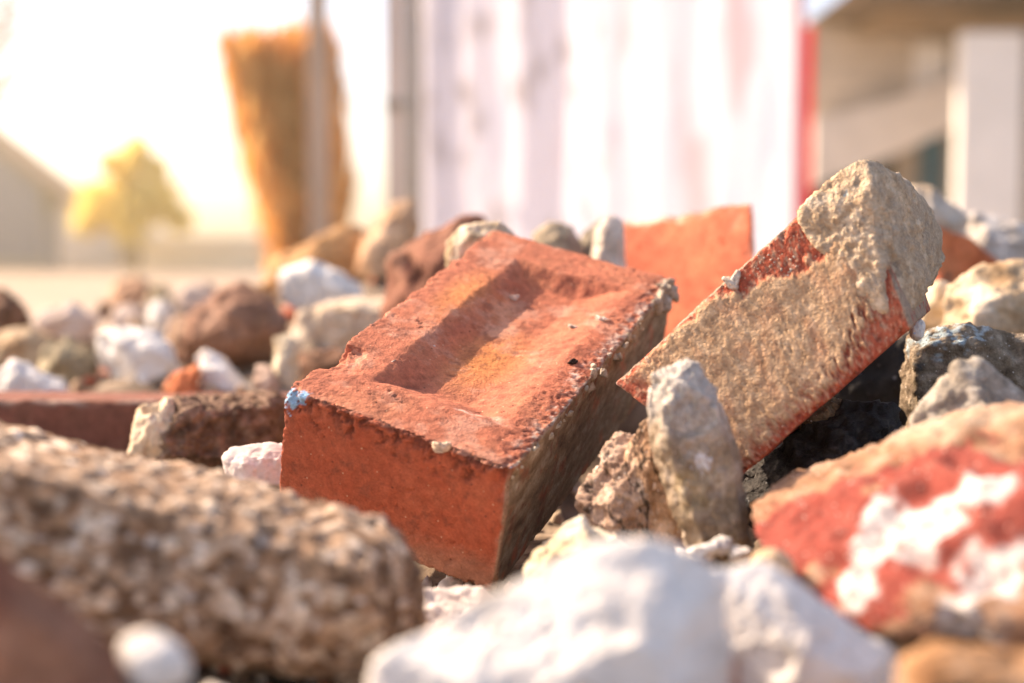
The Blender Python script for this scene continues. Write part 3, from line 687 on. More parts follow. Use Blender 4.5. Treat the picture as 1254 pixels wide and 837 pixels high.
# ================================================================== LEFT MIDDLE GROUND
MID = [
 ('brick_fragment', 'reddish brown brick piece sloping down behind the large brick', 'brick', [(470, 400), (480, 330), (505, 296), (560, 268), (600, 262), (640, 300), (640, 400)], 1.15, DKRED, 71, dict(amp=.03), dict(back=.4)),
 ('brick_slab', 'long tilted brown slab with a sunlit orange tan top', 'slab', [(325, 350), (352, 300), (385, 278), (440, 276), (480, 300), (478, 346), (420, 352)], 1.65, pig([(0, (.30, .15, .06)), (1, (.58, .34, .16))], .05), 72, dict(amp=.03), dict(fc=(0, .25), back=1.2)),
 ('brick_fragment', 'orange tan block propped up at the right end of the long slab', 'block', [(440, 330), (446, 288), (478, 252), (505, 246), (512, 270), (495, 325), (465, 350)], 1.60, pig([(0, (.42, .24, .13)), (1, (.66, .44, .28))], .05), 73, dict(amp=.03), dict(fc=(-.1, .1))),
 ('stone', 'bright white slab under the long tilted brown slab', 'stone', [(330, 365), (345, 330), (375, 320), (440, 345), (442, 372), (390, 385)], 1.50, WHITE, 74, dict(amp=.03), dict()),
 ('stone', 'pale beige block left of the reddish brown sloping brick piece', 'stone', [(362, 430), (370, 385), (420, 360), (490, 358), (500, 400), (480, 440)], 1.30, pig([(0, (.55, .42, .29)), (1, (.72, .60, .46))], .05), 75, dict(amp=.02), dict()),
 ('stone', 'dark brown stone added as the shaded hole below the pale beige block', 'stone', [(362, 480), (368, 432), (420, 425), (450, 440), (440, 490)], 1.22, BROWN, 76, dict(amp=.04), dict()),  # dark stone added in place of the shaded hole under the block
 ('stone', 'narrow upright cream stone just left of the beige block', 'stone', [(332, 478), (338, 415), (350, 408), (364, 420), (366, 480)], 1.14, CREAM, 77, dict(amp=.03), dict()),
 ('stone', 'small pale stone leaning against the narrow cream stone', 'stone', [(308, 480), (314, 448), (330, 444), (345, 480)], 1.12, PINK, 78, dict(amp=.04), dict()),
 ('rock', 'big dark brown rock behind the white stones on the left', 'rock', [(222, 425), (240, 378), (272, 352), (320, 350), (362, 375), (366, 410), (330, 450), (290, 465), (240, 455)], 1.48, pig([(0, (.12, .06, .035)), (.5, (.25, .13, .085)), (1, (.38, .23, .16))], .05), 79, dict(amp=.09, fine=.03), dict()),
 ('stone', 'large rounded white stone in the blurred left middle ground', 'stone', [(113, 425), (122, 408), (165, 402), (215, 410), (232, 432), (222, 458), (180, 474), (135, 468)], 1.28, WHITE, 80, dict(amp=.03, p=9), dict()),
 ('brick_fragment', 'small vivid red brick piece right of the large rounded white stone', 'brick', [(200, 478), (215, 458), (240, 448), (250, 470), (245, 492), (205, 492)], 1.14, ORANGE, 81, dict(amp=.04), dict()),
 ('stone', 'white wedge shaped stone right of the vivid red brick piece', 'stone', [(240, 440), (252, 430), (272, 440), (300, 468), (305, 490), (250, 492)], 1.16, WHITE, 82, dict(amp=.04), dict()),
 ('stone', 'white stone with a low tail at the left edge above the beam', 'stone', [(-20, 490), (0, 455), (12, 438), (28, 446), (50, 466), (86, 472), (90, 492)], 1.16, WHITE, 83, dict(amp=.03), dict()),
 ('rock', 'dark brown rock at the far left edge', 'rock', [(-40, 420), (-30, 365), (5, 356), (32, 375), (42, 405), (0, 420)], 1.62, BROWN, 84, dict(amp=.07), dict()),
 ('stone', 'rounded tan stone below the dark rock at the left edge', 'stone', [(-40, 450), (-10, 412), (30, 396), (62, 400), (84, 425), (60, 460)], 1.42, TAN, 85, dict(amp=.03, p=10), dict()),
 ('stone', 'mottled olive grey stone left of the large rounded white stone', 'stone', [(45, 475), (55, 430), (80, 412), (112, 425), (122, 460), (110, 486)], 1.30, OLIVE, 86, dict(amp=.05), dict()),
 ('stone', 'small white stone above the large rounded white stone', 'stone', [(178, 400), (182, 374), (198, 366), (214, 385), (214, 404)], 1.75, WHITE, 87, dict(amp=.04), dict()),
 ('stone', 'pink beige stone above the large rounded white stone', 'stone', [(130, 405), (138, 380), (160, 374), (182, 388), (180, 408)], 1.80, PINK, 88, dict(amp=.04), dict()),
 ('stone', 'brown pebble between two pale stones in the far rubble', 'stone', [(112, 390), (118, 372), (136, 370), (140, 392)], 1.95, BROWN, 89, dict(amp=.05), dict()),
 ('stone', 'orange tan flat stone in the farthest rubble on the left', 'stone', [(130, 372), (142, 344), (175, 340), (192, 362), (180, 378)], 2.40, pig([(0, (.50, .28, .16)), (1, (.66, .44, .30))], .05), 90, dict(amp=.04), dict()),
 ('stone', 'olive brown stone in the farthest rubble right of the flat stone', 'stone', [(180, 380), (186, 352), (200, 346), (218, 370), (212, 384)], 2.30, OLIVE, 91, dict(amp=.05), dict()),
 ('stone', 'pinkish flat stone in the farthest rubble beside the olive one', 'stone', [(208, 384), (214, 352), (250, 346), (276, 356), (270, 384)], 2.20, PINK, 92, dict(amp=.04), dict()),
 ('stone', 'tan brown stone left of the big dark brown rock', 'stone', [(205, 445), (208, 398), (228, 384), (252, 396), (252, 450)], 1.55, pig([(0, (.30, .17, .10)), (1, (.54, .36, .24))], .05), 93, dict(amp=.05), dict()),
 ('stone', 'pale pink slab lying between the dark left rock and far stones', 'stone', [(40, 420), (50, 384), (90, 372), (128, 392), (126, 425), (80, 430)], 1.85, PINK, 94, dict(amp=.03), dict()),
 ('stone', 'beige stone between the brown rock and the bright white slab', 'stone', [(300, 372), (305, 350), (330, 345), (345, 362), (340, 380)], 1.75, TAN, 95, dict(amp=.04), dict()),
]
for nm, lab, cat, ol, z, pg, sd_, kw, okw in MID:
    kw.setdefault('cuts', 7); kw.setdefault('cut', .28); kw.setdefault('step', .12); kw.pop('p', None)
    o_ = np.array(ol, float); o_ = o_.mean(0) + (o_ - o_.mean(0)) * 1.10
    stone(nm, lab, cat, outline_pts(o_, z, **okw), pg, M_PALE if pg is WHITE else M_FAR, seed=sd_, sub=5, **kw)

# long red brown beam and the rough fragment in front of it
px_brick('long smooth reddish brown brick lying across the left middle ground',
         [(-150, 575), (345, 560), (345, 492), (-150, 489)], (.98, 1.0, 1.0, .98), (.01, .055, .0), (.285, .05, .045), .003, 96, (.20, .075, .05), group=None, mat=M_FAR)
fr = [U(*q) for q in ((160, 566, .86), (200, 500, .86), (214, 487, .87), (345, 486, .90), (345, 600, .90), (155, 600, .86), (205, 560, .835), (330, 560, .87), (205, 505, .84), (330, 500, .87), (215, 490, .95), (345, 490, .97), (200, 570, .95), (345, 590, .97))]
rb = stone('brick_fragment', 'rough dark brown brick fragment with a pale mortar prong at its left end', 'brick', fr,
      pig([(0, (.06, .035, .02)), (.5, (.17, .10, .065)), (1, (.34, .22, .15))], .008), M_FAR, 6, 97, amp=.05, fine=.04)
lc = np.array(rb.location)
pr = [U(*q) for q in ((152, 575, .845), (158, 540, .845), (168, 496, .85), (180, 494, .85), (182, 515, .84), (194, 505, .85), (200, 486, .85), (214, 484, .86), (216, 520, .84), (212, 575, .84), (160, 580, .88), (205, 500, .88), (172, 505, .88))]
V, f, _ = chunk(pr, sub=5, p=16, amp=.05, seed=98, fine=.02)
V = V - lc
k = blob(V + lc, U(187, 492, .85), .0075, 3, .2); V[:, 2] -= k * .008
o = make_mesh('mortar_prong', V, f, pig([(0, (.50, .36, .22)), (1, (.70, .56, .40))], .02)(V, 2), M_FAR, rb)
#@@ BED
# ================================================================== THE GROUND
rocks = np.array(ROCKS)
def smooth_profile(x, y):
    return np.interp(y, [-6, -1, .2, .5, .9, 1.6, 2.4, 3.2, 7, 18, 60], [-.6, 0, .10, .115, .12, .135, .125, .05, -.42, -.74, -.82]) - np.interp(np.abs(x), [.7, 3, 8], [0, .06, .45]) * np.interp(y, [4, 16], [1, 0])
def ground_z(x, y):
    x = np.asarray(x, float); y = np.asarray(y, float)
    num = smooth_profile(x, y) * .55; den = np.full_like(num, .55)
    for rx, ry, rz, rh, rr in rocks:
        w_ = np.exp(-((x - rx) ** 2 + (y - ry) ** 2) / (rr * .85 + .010) ** 2) * 7.0
        num = num + w_ * (rz + min(.22 * rh, .012)); den = den + w_
    z = num / den
    return z
def bed(name, x0, x1, y0, y1, nx, ny, pigf, mat, rough, hole=None):
    xs = np.linspace(x0, x1, nx); ys = np.linspace(y0, y1, ny)
    X, Y = np.meshgrid(xs, ys, indexing='ij'); X = X.ravel(); Y = Y.ravel()
    Z = ground_z(X, Y)
    P = np.column_stack([X, Y, Z]); P[:, 2] += rough * fbm(P, .02, 4, 9, .6)
    i, j = np.meshgrid(np.arange(nx - 1), np.arange(ny - 1), indexing='ij'); i = i.ravel(); j = j.ravel()
    f = np.stack([i * ny + j, (i + 1) * ny + j, (i + 1) * ny + j + 1, i * ny + j + 1], 1)
    return make_mesh(name, P, f, pigf(P, 3), mat)
# one sheet: fine near the lens, coarse towards the horizon
def axis(vals): return np.unique(np.concatenate(vals))
xs = axis([np.linspace(-.9, .9, 300), np.geomspace(.9, 900, 40), -np.geomspace(.9, 900, 40)])
ys = axis([np.linspace(.12, 1.6, 330), np.geomspace(1.6, 1500, 90), np.linspace(-4, .12, 14)])
X, Y = np.meshgrid(xs, ys, indexing='ij'); X = X.ravel(); Y = Y.ravel()
P = np.column_stack([X, Y, ground_z(X, Y)])
fade = np.interp(Y, [2, 6], [1, 0])
P[:, 2] += fade * (.006 * fbm(P, .05, 5, 9, .6)) + np.interp(Y, [2, 5, 8, 20], [0, 1, 1, 0]) * .03 * fbm(P, .8, 3, 4)
ny = len(ys); i, j = np.meshgrid(np.arange(len(xs) - 1), np.arange(ny - 1), indexing='ij'); i = i.ravel(); j = j.ravel()
f = np.stack([i * ny + j, (i + 1) * ny + j, (i + 1) * ny + j + 1, i * ny + j + 1], 1)
near_c = pig([(0, (.07, .05, .035)), (.5, (.20, .145, .10)), (1, (.40, .31, .23))], .02)(P, 3)
far_c = pig([(0, (.28, .20, .155)), (.5, (.36, .28, .22)), (1, (.44, .36, .30))], .6)(P, 5)
t = ss(1.3, 2.6, Y)
tag(make_mesh('ground', P, f, near_c * (1 - t[:, None]) + far_c * t[:, None], M_FAR), kind='structure')

# fine broken bits filling the gaps: nobody could count them
rng = np.random.default_rng(77)
protos = []
for s in range(16):
    V, f = ico(2); V = shard(V, s) * (1 + .35 * fbm(V, .9, 3, s * 5, .6))[:, None] * rng.uniform(.6, 1, 3); protos.append((V, f))
Vs, Fs, Cs = [], [], []; n0 = 0
pal = [(.62, .56, .50), (.42, .30, .20), (.30, .20, .13), (.46, .13, .07), (.20, .15, .11), (.70, .66, .60), (.36, .30, .24), (.52, .40, .28)]
for k in range(9500):
    y = .22 + 3.6 * rng.random() ** 1.9; x = rng.uniform(-1, 1) * (.12 + .42 * y)
    r_ = rng.lognormal(math.log(.0032), .55) * (1 + .9 * max(0, y - .8))
    r_ = min(r_, .012 * (1 + .8 * max(0, y - .8)))
    V, f = protos[k % 16]
    q, _ = np.linalg.qr(rng.normal(size=(3, 3)))
    z = float(ground_z(np.array([x]), np.array([y]))[0]) + r_ * .3
    Vs.append((V * r_) @ q + [x, y, z]); Fs.append(f + n0); n0 += len(V)
    c = np.array(pal[rng.integers(len(pal))]) * rng.uniform(.7, 1.15)
    Cs.append(np.tile(c, (len(V), 1)))
tag(make_mesh('gravel', np.concatenate(Vs), np.concatenate(Fs), np.concatenate(Cs), M_FAR), 'fine broken gravel and mortar crumbs filling the gaps between the stones', 'gravel', kind='stuff')
#@@ BACKGROUND
# ================================================================== BACKGROUND
def box(bm, x0, x1, y0, y1, z0, z1, bev=0.0):
    vs = [bm.verts.new((x, y, z)) for x in (x0, x1) for y in (y0, y1) for z in (z0, z1)]
    fs = [bm.faces.new([vs[i] for i in q]) for q in ((0, 1, 3, 2), (4, 6, 7, 5), (0, 4, 5, 1), (2, 3, 7, 6), (0, 2, 6, 4), (1, 5, 7, 3))]
    if bev: bmesh.ops.bevel(bm, geom=list({e for f_ in fs for e in f_.edges}), offset=bev, segments=2, affect='EDGES')
def bobj(name, build, mat, parent=None, smooth=False):
    bm = bmesh.new(); build(bm); bmesh.ops.recalc_face_normals(bm, faces=bm.faces)
    me = bpy.data.meshes.new(name); bm.to_mesh(me); bm.free(); me.materials.append(mat)
    o = bpy.data.objects.new(name, me); COL.objects.link(o)
    if parent is not None: o.parent = parent; me.transform(Matrix.Translation(-Vector(parent.location)))
    if smooth: me.polygons.foreach_set('use_smooth', [True] * len(me.polygons))
    return o
def at(px, z):   # x of a picture column at a depth
    return (px - 627) / F * z
def hz(py, z):   # height of a picture row at a depth
    return float(U(627, py, z)[2])
def prism(bm, poly, y0, y1):
    """outline in x,z given thickness in y"""
    a = [bm.verts.new((x, y0, z)) for x, z in poly]; b = [bm.verts.new((x, y1, z)) for x, z in poly]
    bm.faces.new(a[::-1]); bm.faces.new(b)
    for i in range(len(poly)): bm.faces.new([a[i], a[(i + 1) % len(poly)], b[(i + 1) % len(poly)], b[i]])

# --- plastic sheeting screen, 3 m away
m_sheet = bpy.data.materials.new('white_sheeting'); m_sheet.use_nodes = True
N = m_sheet.node_tree.nodes; L = m_sheet.node_tree.links; bs = N['Principled BSDF']
at_ = N.new('ShaderNodeAttribute'); at_.attribute_name = 'Col'; L.new(at_.outputs['Color'], bs.inputs['Base Color'])
bs.inputs['Roughness'].default_value = .45
tr = N.new('ShaderNodeBsdfTranslucent'); L.new(at_.outputs['Color'], tr.inputs['Color'])
mx = N.new('ShaderNodeMixShader'); mx.inputs[0].default_value = .62
L.new(bs.outputs[0], mx.inputs[1]); L.new(tr.outputs[0], mx.inputs[2]); L.new(mx.outputs[0], N['Material Output'].inputs['Surface'])
ZS = 7.0; GZ = -.9
x0, x1 = at(518, ZS), at(978, ZS)
nx, nz = 260, 60
X, Z = np.meshgrid(np.linspace(x0, x1, nx), np.linspace(GZ + .3, 2.6, nz), indexing='ij'); X = X.ravel(); Z = Z.ravel()
P0_ = np.column_stack([X, np.zeros_like(X), Z * .12]) * 3 / 7
Yf = ZS + .009 * np.sin(X * 19.7 + 2.2 * fbm(P0_, .25, 2, 5)) + .040 * fbm(P0_, .12, 3, 6)
i, j = np.meshgrid(np.arange(nx - 1), np.arange(nz - 1), indexing='ij'); i = i.ravel(); j = j.ravel()
f = np.stack([i * nz + j, (i + 1) * nz + j, (i + 1) * nz + j + 1, i * nz + j + 1], 1)
V = np.column_stack([X, Yf, Z])
st = fbm(np.column_stack([X, X * 0, Z * .22]), .16, 4, 22, .6)
cs = np.tile(np.array([.90, .885, .92]), (len(V), 1))
tx = (X - x0) / (x1 - x0)
cs = mixc(cs, (.80, .62, .62), ss(.12, .45, st) * ss(.25, .55, tx) * .55)
st2 = fbm(np.column_stack([X, X * 0, Z * .5]), .105, 4, 25, .6)
cs = mixc(cs, (.42, .36, .32), ss(.22, .5, st2) * ss(.62, .35, tx) * .5)
cs = mixc(cs, (.70, .72, .80), ss(.2, .5, -st) * .45)
scr = empty('sheeting_screen', ((x0 + x1) / 2, ZS, GZ)); tag(scr, 'tall screen of creased white plastic sheeting with a red edge strip behind the rubble', 'screen')
b0 = np.array(scr.location)
Vb = V + [0, .004, 0]
Vt = np.concatenate([V, Vb]); ft_ = np.concatenate([f, f[:, ::-1] + len(V)])
make_mesh('plastic_sheet', Vt - b0, ft_, np.concatenate([cs, cs]), m_sheet, scr)
def webbing(name, c):
    m = plain(name, c, .5, 20); N = m.node_tree.nodes; L = m.node_tree.links
    t_ = N.new('ShaderNodeBsdfTranslucent'); t_.inputs['Color'].default_value = (*c, 1); x = N.new('ShaderNodeMixShader'); x.inputs[0].default_value = .55
    L.new(N['Principled BSDF'].outputs[0], x.inputs[1]); L.new(t_.outputs[0], x.inputs[2]); L.new(x.outputs[0], N['Material Output'].inputs['Surface']); return m
m_red = webbing('red_webbing', (.95, .05, .04)); m_red2 = plain('faded_pink_webbing', (.75, .36, .36), .5, 20)
bobj('edge_strip', lambda bm: box(bm, at(979, ZS), at(991, ZS), ZS - .006, ZS + .006, GZ + .3, hz(36, ZS), .002), m_red, scr)
bobj('edge_strip', lambda bm: box(bm, at(966, ZS), at(977, ZS), ZS - .075, ZS - .065, GZ + .3, 2.6, .002), m_red2, scr)
m_gpost = plain('grey_painted_steel', (.27, .24, .21), .6, 15); m_wpanel = plain('pale_board', (.60, .52, .48), .7, 6, .3, None, (1, 1, .2))
pst = bobj('steel_post', lambda bm: box(bm, at(501, 7.1), at(519, 7.1), 7.06, 7.14, GZ, 2.7, .006), m_gpost); tag(pst, 'grey steel post at the left edge of the white sheeting', 'post')
pnl = empty('fence_panel', (at(485, 7.4), 7.4, GZ)); tag(pnl, 'narrow pale board panel left of the grey steel post', 'panel')
bobj('board', lambda bm: box(bm, at(474, 7.4), at(499, 7.4), 7.38, 7.42, GZ, 2.7, .004), m_wpanel, pnl)
bobj('rail', lambda bm: box(bm, at(472, 7.4), at(499, 7.4), 7.34, 7.377, hz(136, 7.4), hz(126, 7.4), .004), m_gpost, pnl)

# --- wooden post and tall dry shrub
m_wood = plain('weathered_wood', (.50, .38, .31), .9, 1.5, .45, None, (6, 6, .6), 1.0)
wp = bobj('wooden_post', lambda bm: box(bm, at(381, 13), at(404, 13), 12.9, 13.1, GZ, 5.2, .015), m_wood); tag(wp, 'weathered wooden post in front of the tall dry shrub', 'post')

def leaf_mat(name, c, trans=.5):
    m = bpy.data.materials.new(name); m.use_nodes = True
    N = m.node_tree.nodes; L = m.node_tree.links; bs = N['Principled BSDF']
    a = N.new('ShaderNodeAttribute'); a.attribute_name = 'Col'; L.new(a.outputs['Color'], bs.inputs['Base Color']); bs.inputs['Roughness'].default_value = .6
    t_ = N.new('ShaderNodeBsdfTranslucent'); L.new(a.outputs['Color'], t_.inputs['Color'])
    x = N.new('ShaderNodeMixShader'); x.inputs[0].default_value = trans
    L.new(bs.outputs[0], x.inputs[1]); L.new(t_.outputs[0], x.inputs[2]); L.new(x.outputs[0], N['Material Output'].inputs['Surface'])
    return m
def leaves(name, centers, sizes, cols, mat, parent, stretch=1.0, vertical=False, seed=0, outward=None):
    rg = np.random.default_rng(seed); n = len(centers)
    a = rg.normal(size=(n, 3)); 
    if vertical: a = np.tile([0, 0, 1.0], (n, 1)) + rg.normal(size=(n, 3)) * .18
    a /= np.linalg.norm(a, axis=1)[:, None]
    b = np.cross(a, rg.normal(size=(n, 3))); b /= np.linalg.norm(b, axis=1)[:, None]
    s = sizes[:, None]
    V = np.stack([centers - a * s * stretch, centers - b * s * .5, centers + a * s * stretch, centers + b * s * .5], 1).reshape(-1, 3)
    f = np.arange(4 * n).reshape(-1, 4)
    return make_mesh(name, V - np.array(parent.location), f, np.repeat(cols, 4, axis=0), mat, parent, smooth=False)
def tube(bm, pts, radii, n=8):
    rings = []
    for k, (p, r) in enumerate(zip(pts, radii)):
        p = Vector(p); d = (Vector(pts[min(k + 1, len(pts) - 1)]) - Vector(pts[max(k - 1, 0)])).normalized()
        x = d.orthogonal().normalized(); y = d.cross(x)
        rings.append([bm.verts.new(p + (x * math.cos(2 * math.pi * q / n) + y * math.sin(2 * math.pi * q / n)) * r) for q in range(n)])
    for a, b in zip(rings, rings[1:]):
        for q in range(n): bm.faces.new([a[q], a[(q + 1) % n], b[(q + 1) % n], b[q]])
    bm.faces.new(rings[0][::-1]); bm.faces.new(rings[-1])
m_bark = plain('bark', (.22, .15, .10), .9, 30, .4)
ZT = 15.5
# tall dry shrub: a fan of upright plumes, narrow foot and broad ragged top
g = np.random.default_rng(5)
shr = empty('dry_shrub', (at(372, ZT), ZT, GZ)); tag(shr, 'tall orange brown dried shrub with a ragged broad top left of the white sheeting', 'shrub')
plumes = []
for k in range(44):
    t_ = (k + g.uniform(-.4, .4)) / 43; t_ = min(max(t_, 0), 1)
    xb, xt = at(374 + 34 * t_, ZT), at(280 + 134 * t_, ZT)
    zt_ = hz(44 + 24 * abs(t_ - .6) + g.uniform(-10, 16), ZT)
    plumes.append((xb, xt, g.uniform(-.55, .55), zt_))
PC, PK = [], []
for k, (xb, xt, dy, zt_) in enumerate(plumes):
    m_ = 300; h_ = g.random(m_) ** .75
    x_ = xb + (xt - xb) * h_ ** 1.1; w_ = .03 + .060 * np.sin(np.pi * np.clip(h_, .02, 1) ** .8)
    PC.append(np.column_stack([x_ + g.normal(0, 1, m_) * w_, ZT + dy + g.normal(0, 1, m_) * w_ * 1.4, GZ + .2 + h_ * (zt_ - GZ - .2)])); PK.append(np.full(m_, g.random()))
PC = np.concatenate(PC); PK = np.concatenate(PK)
cc = ramp(np.clip(PK * .7 + fbm(PC, .5, 3, 3) * .5 + .15, 0, 1), [(0, (.40, .15, .04)), (.5, (.80, .42, .11)), (1, (.92, .66, .28))])  # dry orange pushed warmer to carry the tint of the sun glare
leaves('foliage', PC, g.uniform(.03, .08, len(PC)), cc, leaf_mat('dry_foliage', None, .6), shr, 2.4, True, 3)
ztop = hz(40, ZT)
def stems(bm):
    for xb, xt, dy, zt_ in plumes[::2]:
        tube(bm, [(xb, ZT + dy * .3, GZ - .05), (xb + (xt - xb) * .35, ZT + dy * .7, GZ + (zt_ - GZ) * .5), (xt, ZT + dy, zt_ - .1)], [.035, .022, .006], 6)
bobj('stems', stems, m_bark, shr)

# --- yellow green tree, leaf colour pushed golden for the sun glow
def tree(name, label, cat, cx, zt, ol_px, n, leaf, stops, trunk_px, seed, mat):
    g = np.random.default_rng(seed); e = empty(name, (cx, zt, GZ)); tag(e, label, cat)
    C_, S_, K_ = [], [], []
    lobes = [(at(x, zt), hz(y, zt), r * zt / F) for x, y, r in ol_px]
    for li, (lx, lz, lr) in enumerate(lobes):
        m_ = int(n * lr / sum(l[2] for l in lobes))
        d = g.normal(size=(m_, 3)); d /= np.linalg.norm(d, axis=1)[:, None]
        r_ = lr * (g.random(m_) ** .5) * (1 + .45 * fbm(d, .6, 2, seed + li))
        p = d * r_[:, None] + [lx, zt + g.uniform(-.4, .4) * lr, lz]
        keep = fbm(p, lr * .5, 2, seed + 50) > -.12
        C_.append(p[keep]); K_.append(np.full(keep.sum(), li))
    C_ = np.concatenate(C_); K_ = np.concatenate(K_)
    t_ = np.clip(fbm(C_, 1.6, 2, seed + 9) * .8 + .5 + g.normal(0, .12, len(C_)), 0, 1)
    leaves('crown', C_, g.uniform(.6, 1.3, len(C_)) * leaf, ramp(t_, stops), mat, e, 1.3, False, seed)
    def tr_(bm):
        tube(bm, [(cx, zt, GZ - .1), (cx + .06, zt, lobes[0][1] * .5), (cx, zt, lobes[0][1])], [.22, .16, .08])
        for lx, lz, lr in lobes: tube(bm, [(cx, zt, lobes[0][1] * .45), ((cx + lx) / 2, zt, (lobes[0][1] * .6 + lz) / 2 + .05), (lx, zt, lz)], [.10, .06, .02])
    bobj('trunk', tr_, m_bark, e)
    return e
m_yl = leaf_mat('glow_yellow_leaves', None, .7)
tree('garden_tree', 'yellow green tree coloured for the sun glow beyond the white fence on the left', 'tree', at(165, 44), 44, [(160, 215, 30), (128, 250, 30), (200, 245, 28), (172, 186, 18), (165, 265, 34), (108, 272, 18), (222, 270, 18), (140, 200, 14), (195, 205, 14)], 8000, .12,
     [(0, (.80, .56, .10)), (.5, (.92, .76, .22)), (1, (.94, .86, .42))], 8, 3, m_yl)

# --- bare pale branches at the top left
def bare(bm):
    g = random.Random(4); x0_, y0_ = at(-40, 30), 30
    tube(bm, [(x0_, y0_, GZ), (x0_ + .1, y0_, 3.3), (x0_ - .06, y0_, 7.0)], [.30, .24, .14])
    for k in range(26):
        z_ = 2.4 + k * .18; a = g.uniform(-.5, 1.2); l = g.uniform(.9, 3.0)
        p1 = (x0_ + l * .5 * math.cos(a), y0_ + g.uniform(-.9, .9), z_ + l * .5 * (.5 + math.sin(a) * .5)); p2 = (x0_ + l * math.cos(a), p1[1] + g.uniform(-.6, .6), p1[2] + l * .32)
        tube(bm, [(x0_, y0_, z_), p1, p2], [.08, .05, .02], 6)
        for q in range(4):
            t_ = g.uniform(.3, 1); b = tuple(p1[i] * (1 - t_) + p2[i] * t_ for i in range(3))
            tube(bm, [b, (b[0] + g.uniform(-.3, .75), b[1], b[2] + g.uniform(.15, .9))], [.03, .012], 5)
bt = empty('bare_tree', (at(-40, 30), 30, GZ)); tag(bt, 'leafless pale tree reaching in at the top left corner', 'tree')
bobj('trunk', bare, plain('pale_bark', (.60, .46, .40), .9, 20), bt)

# --- grey blue gable house at the left edge
ZH = 48.0
m_gw = plain('grey_blue_render', (.15, .20, .30), .8, 1.5, .12); m_rf = plain('brown_roof_tiles', (.36, .24, .19), .8, 10)
hs = empty('house', (at(-120, ZH), ZH, GZ)); tag(hs, 'small grey blue house with a sloping roof at the left edge', 'house')
zl = lambda y: hz(y, ZH)
bobj('wall', lambda bm: prism(bm, [(at(-300, ZH), GZ - .1), (at(52, ZH), GZ - .1), (at(52, ZH), zl(226)), (at(-124, ZH), zl(90)), (at(-300, ZH), zl(226))], ZH, ZH + 2.0), m_gw, hs)
bobj('roof', lambda bm: (prism(bm, [(at(-124, ZH), zl(86)), (at(96, ZH), zl(254)), (at(96, ZH), zl(244)), (at(-124, ZH), zl(72))], ZH - .35, ZH + 2.3),
                         prism(bm, [(at(-124, ZH), zl(86)), (at(-124, ZH), zl(72)), (at(-344, ZH), zl(244)), (at(-344, ZH), zl(254))], ZH - .35, ZH + 2.3)), m_rf, hs)
bobj('plinth', lambda bm: box(bm, at(-301, ZH), at(53, ZH), ZH - .1, ZH - .003, GZ - .1, zl(318)), plain('stone_plinth', (.38, .34, .30), .9, 6), hs)

# --- white garage with board siding
m_wh = plain('white_board_siding', (.80, .76, .72), .6, 2, .10); m_wh2 = plain('cream_siding', (.70, .6, .48), .7, 2, .15)
ga = empty('garage', (at(110, 52), 52, GZ)); tag(ga, 'low white garage right of the grey blue house', 'garage')
def siding(bm, xa, xb, y, za, zb, w):
    x = xa
    while x < xb - .01:
        box(bm, x, min(x + w - .03, xb), y, y + .03, za, zb); x += w
bobj('wall', lambda bm: (siding(bm, at(56, 52), at(150, 52), 52, GZ, hz(250, 52), .35), box(bm, at(57, 52), at(149, 52), 52.1, 58, GZ, hz(251, 52))), m_wh, ga)
bobj('roof', lambda bm: prism(bm, [(at(50, 52), hz(252, 52)), (at(160, 52), hz(252, 52)), (at(150, 52), hz(240, 52)), (at(70, 52), hz(236, 52))], 51.6, 58.4), m_rf, ga)
bobj('corner_post', lambda bm: box(bm, at(150, 52), at(166, 52), 51.8, 52.2, GZ, hz(262, 52), .01), plain('tan_timber', (.50, .32, .20), .8, 6), ga)
# --- white boundary wall and tall white gate pillar
wl = empty('garden_wall', (at(235, 46), 46, GZ)); tag(wl, 'pale cream garden wall running behind the yellow green tree', 'wall')
bobj('masonry', lambda bm: box(bm, at(168, 46), at(600, 46), 46, 46.4, GZ, hz(296, 46), .01), plain('cream_render', (.82, .74, .58), .8, 1.2, .12), wl)
bobj('coping', lambda bm: box(bm, at(166, 46), at(602, 46), 45.9, 46.5, hz(296, 46) + .002, hz(290, 46), .01), m_wh, wl)

# --- porch building on the right
ZB = 15.0
m_cl = plain('beige_clapboard', (.66, .55, .43), .7, 3, .2); m_eave = plain('brown_eaves', (.20, .14, .09), .7, 5, .35); m_sof = plain('tan_soffit', (.36, .25, .15), .8, 4, .3)
m_dark = plain('opening_shade_paint', (.012, .009, .008), .7, 4); m_teal = plain('teal_door_paint', (.004, .075, .11), .4, 4)
m_colw = plain('cream_column_paint', (.92, .87, .78), .6, 3, .08); m_trim = plain('taupe_trim', (.33, .26, .19), .7, 4)
pb_ = empty('porch_building', (at(1120, ZB), ZB, GZ)); tag(pb_, 'cream clapboard building with a brown roofed porch at the right edge', 'building')
zB = lambda y: hz(y, ZB)
def clap(bm):
    z = GZ; k = 0
    top_ = zB(30)
    while z < top_:
        box(bm, at(985, ZB), at(1420, ZB), ZB, ZB + .04, z, min(z + .15, top_)); z += .158; k += 1
    box(bm, at(985, ZB), at(1420, ZB), ZB + .045, ZB + 5, GZ, top_)
bobj('wall', clap, m_cl, pb_)
bobj('porch_roof', lambda bm: prism(bm, [(at(990, ZB), zB(26)), (at(1095, ZB), zB(-30)), (at(1600, ZB), zB(-60)), (at(1600, ZB), zB(10)), (at(1254, ZB), zB(26)), (at(1080, ZB), zB(40)), (at(1000, ZB), zB(34))], ZB - 1.9, ZB + 5), m_eave, pb_)
bobj('soffit', lambda bm: prism(bm, [(at(1040, ZB), zB(38) - .004), (at(1500, ZB), zB(38)-.004), (at(1500, ZB), zB(46)), (at(1040, ZB), zB(46))], ZB - 1.3, ZB), m_sof, pb_)
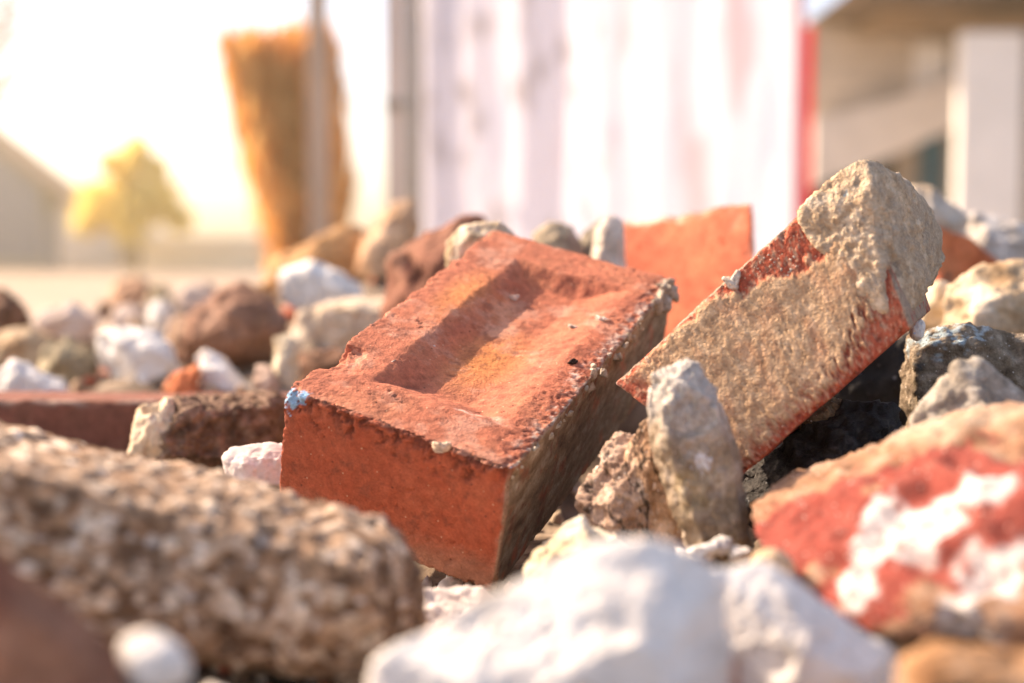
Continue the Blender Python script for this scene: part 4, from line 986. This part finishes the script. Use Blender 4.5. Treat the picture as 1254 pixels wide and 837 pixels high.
bobj('opening_shade_panel', lambda bm: prism(bm, [(at(985, ZB), zB(330)), (at(1120, ZB), zB(330)), (at(1120, ZB), zB(186)), (at(1060, ZB), zB(196)), (at(985, ZB), zB(228))], ZB - .03, ZB - .006), m_dark, pb_)  # near black panel painted as the shade of an opening
st_ = bobj('stair_panel', lambda bm: prism(bm, [(at(985, ZB), zB(232)), (at(985, ZB), zB(150)), (at(1080, ZB), zB(128)), (at(1168, ZB), zB(92)), (at(1168, ZB), zB(152)), (at(1090, ZB), zB(190))], ZB - .34, ZB - .12), plain('pale_stair_boards', (.78, .69, .59), .7, 3, .12), pb_)
dr = bobj('door', lambda bm: box(bm, at(1120, ZB), at(1151, ZB), ZB - .05, ZB - .006, GZ, zB(168), .004), m_teal, pb_)
bobj('door_frame', lambda bm: (box(bm, at(1092, ZB), at(1118, ZB), ZB - .06, ZB - .004, GZ, zB(176)), box(bm, at(1152, ZB), at(1160, ZB), ZB - .07, ZB - .004, GZ, zB(46))), m_trim, pb_)
cl_ = bobj('column', lambda bm: box(bm, at(1166, ZB - 1.5), at(1243, ZB - 1.5), ZB - 1.6, ZB - 1.45, GZ, hz(44, ZB - 1.5), .01), m_colw, pb_)
bobj('column_trim', lambda bm: (box(bm, at(1244, ZB - 1.5), at(1252, ZB - 1.5), ZB - 1.59, ZB - 1.46, GZ, hz(46, ZB - 1.5))), m_trim, pb_)
bobj('shutter', lambda bm: box(bm, at(1262, ZB), at(1330, ZB), ZB - .04, ZB - .004, zB(260), zB(60), .004), plain('dark_green_shutter', (.05, .07, .06), .6, 4), pb_)
bobj('pilaster', lambda bm: (box(bm, at(1112, ZB), at(1160, ZB), ZB - .055, ZB - .004, zB(140), zB(56), .005)), m_colw, pb_)

# --- haze volume added to imitate the sun flare
m_hz = bpy.data.materials.new('flare_haze'); m_hz.use_nodes = True
N = m_hz.node_tree.nodes; L = m_hz.node_tree.links
N.remove(N['Principled BSDF']); pv = N.new('ShaderNodeVolumePrincipled')
pv.inputs['Color'].default_value = (1.0, .84, .52, 1); pv.inputs['Density'].default_value = .0052; pv.inputs['Anisotropy'].default_value = .6
L.new(pv.outputs[0], N['Material Output'].inputs['Volume'])
hz_ = bobj('haze', lambda bm: box(bm, -95, 95, -8, 85, -1.95, 8.0), m_hz); tag(hz_, 'warm haze added to imitate sun flare over the yard', 'haze', kind='stuff')
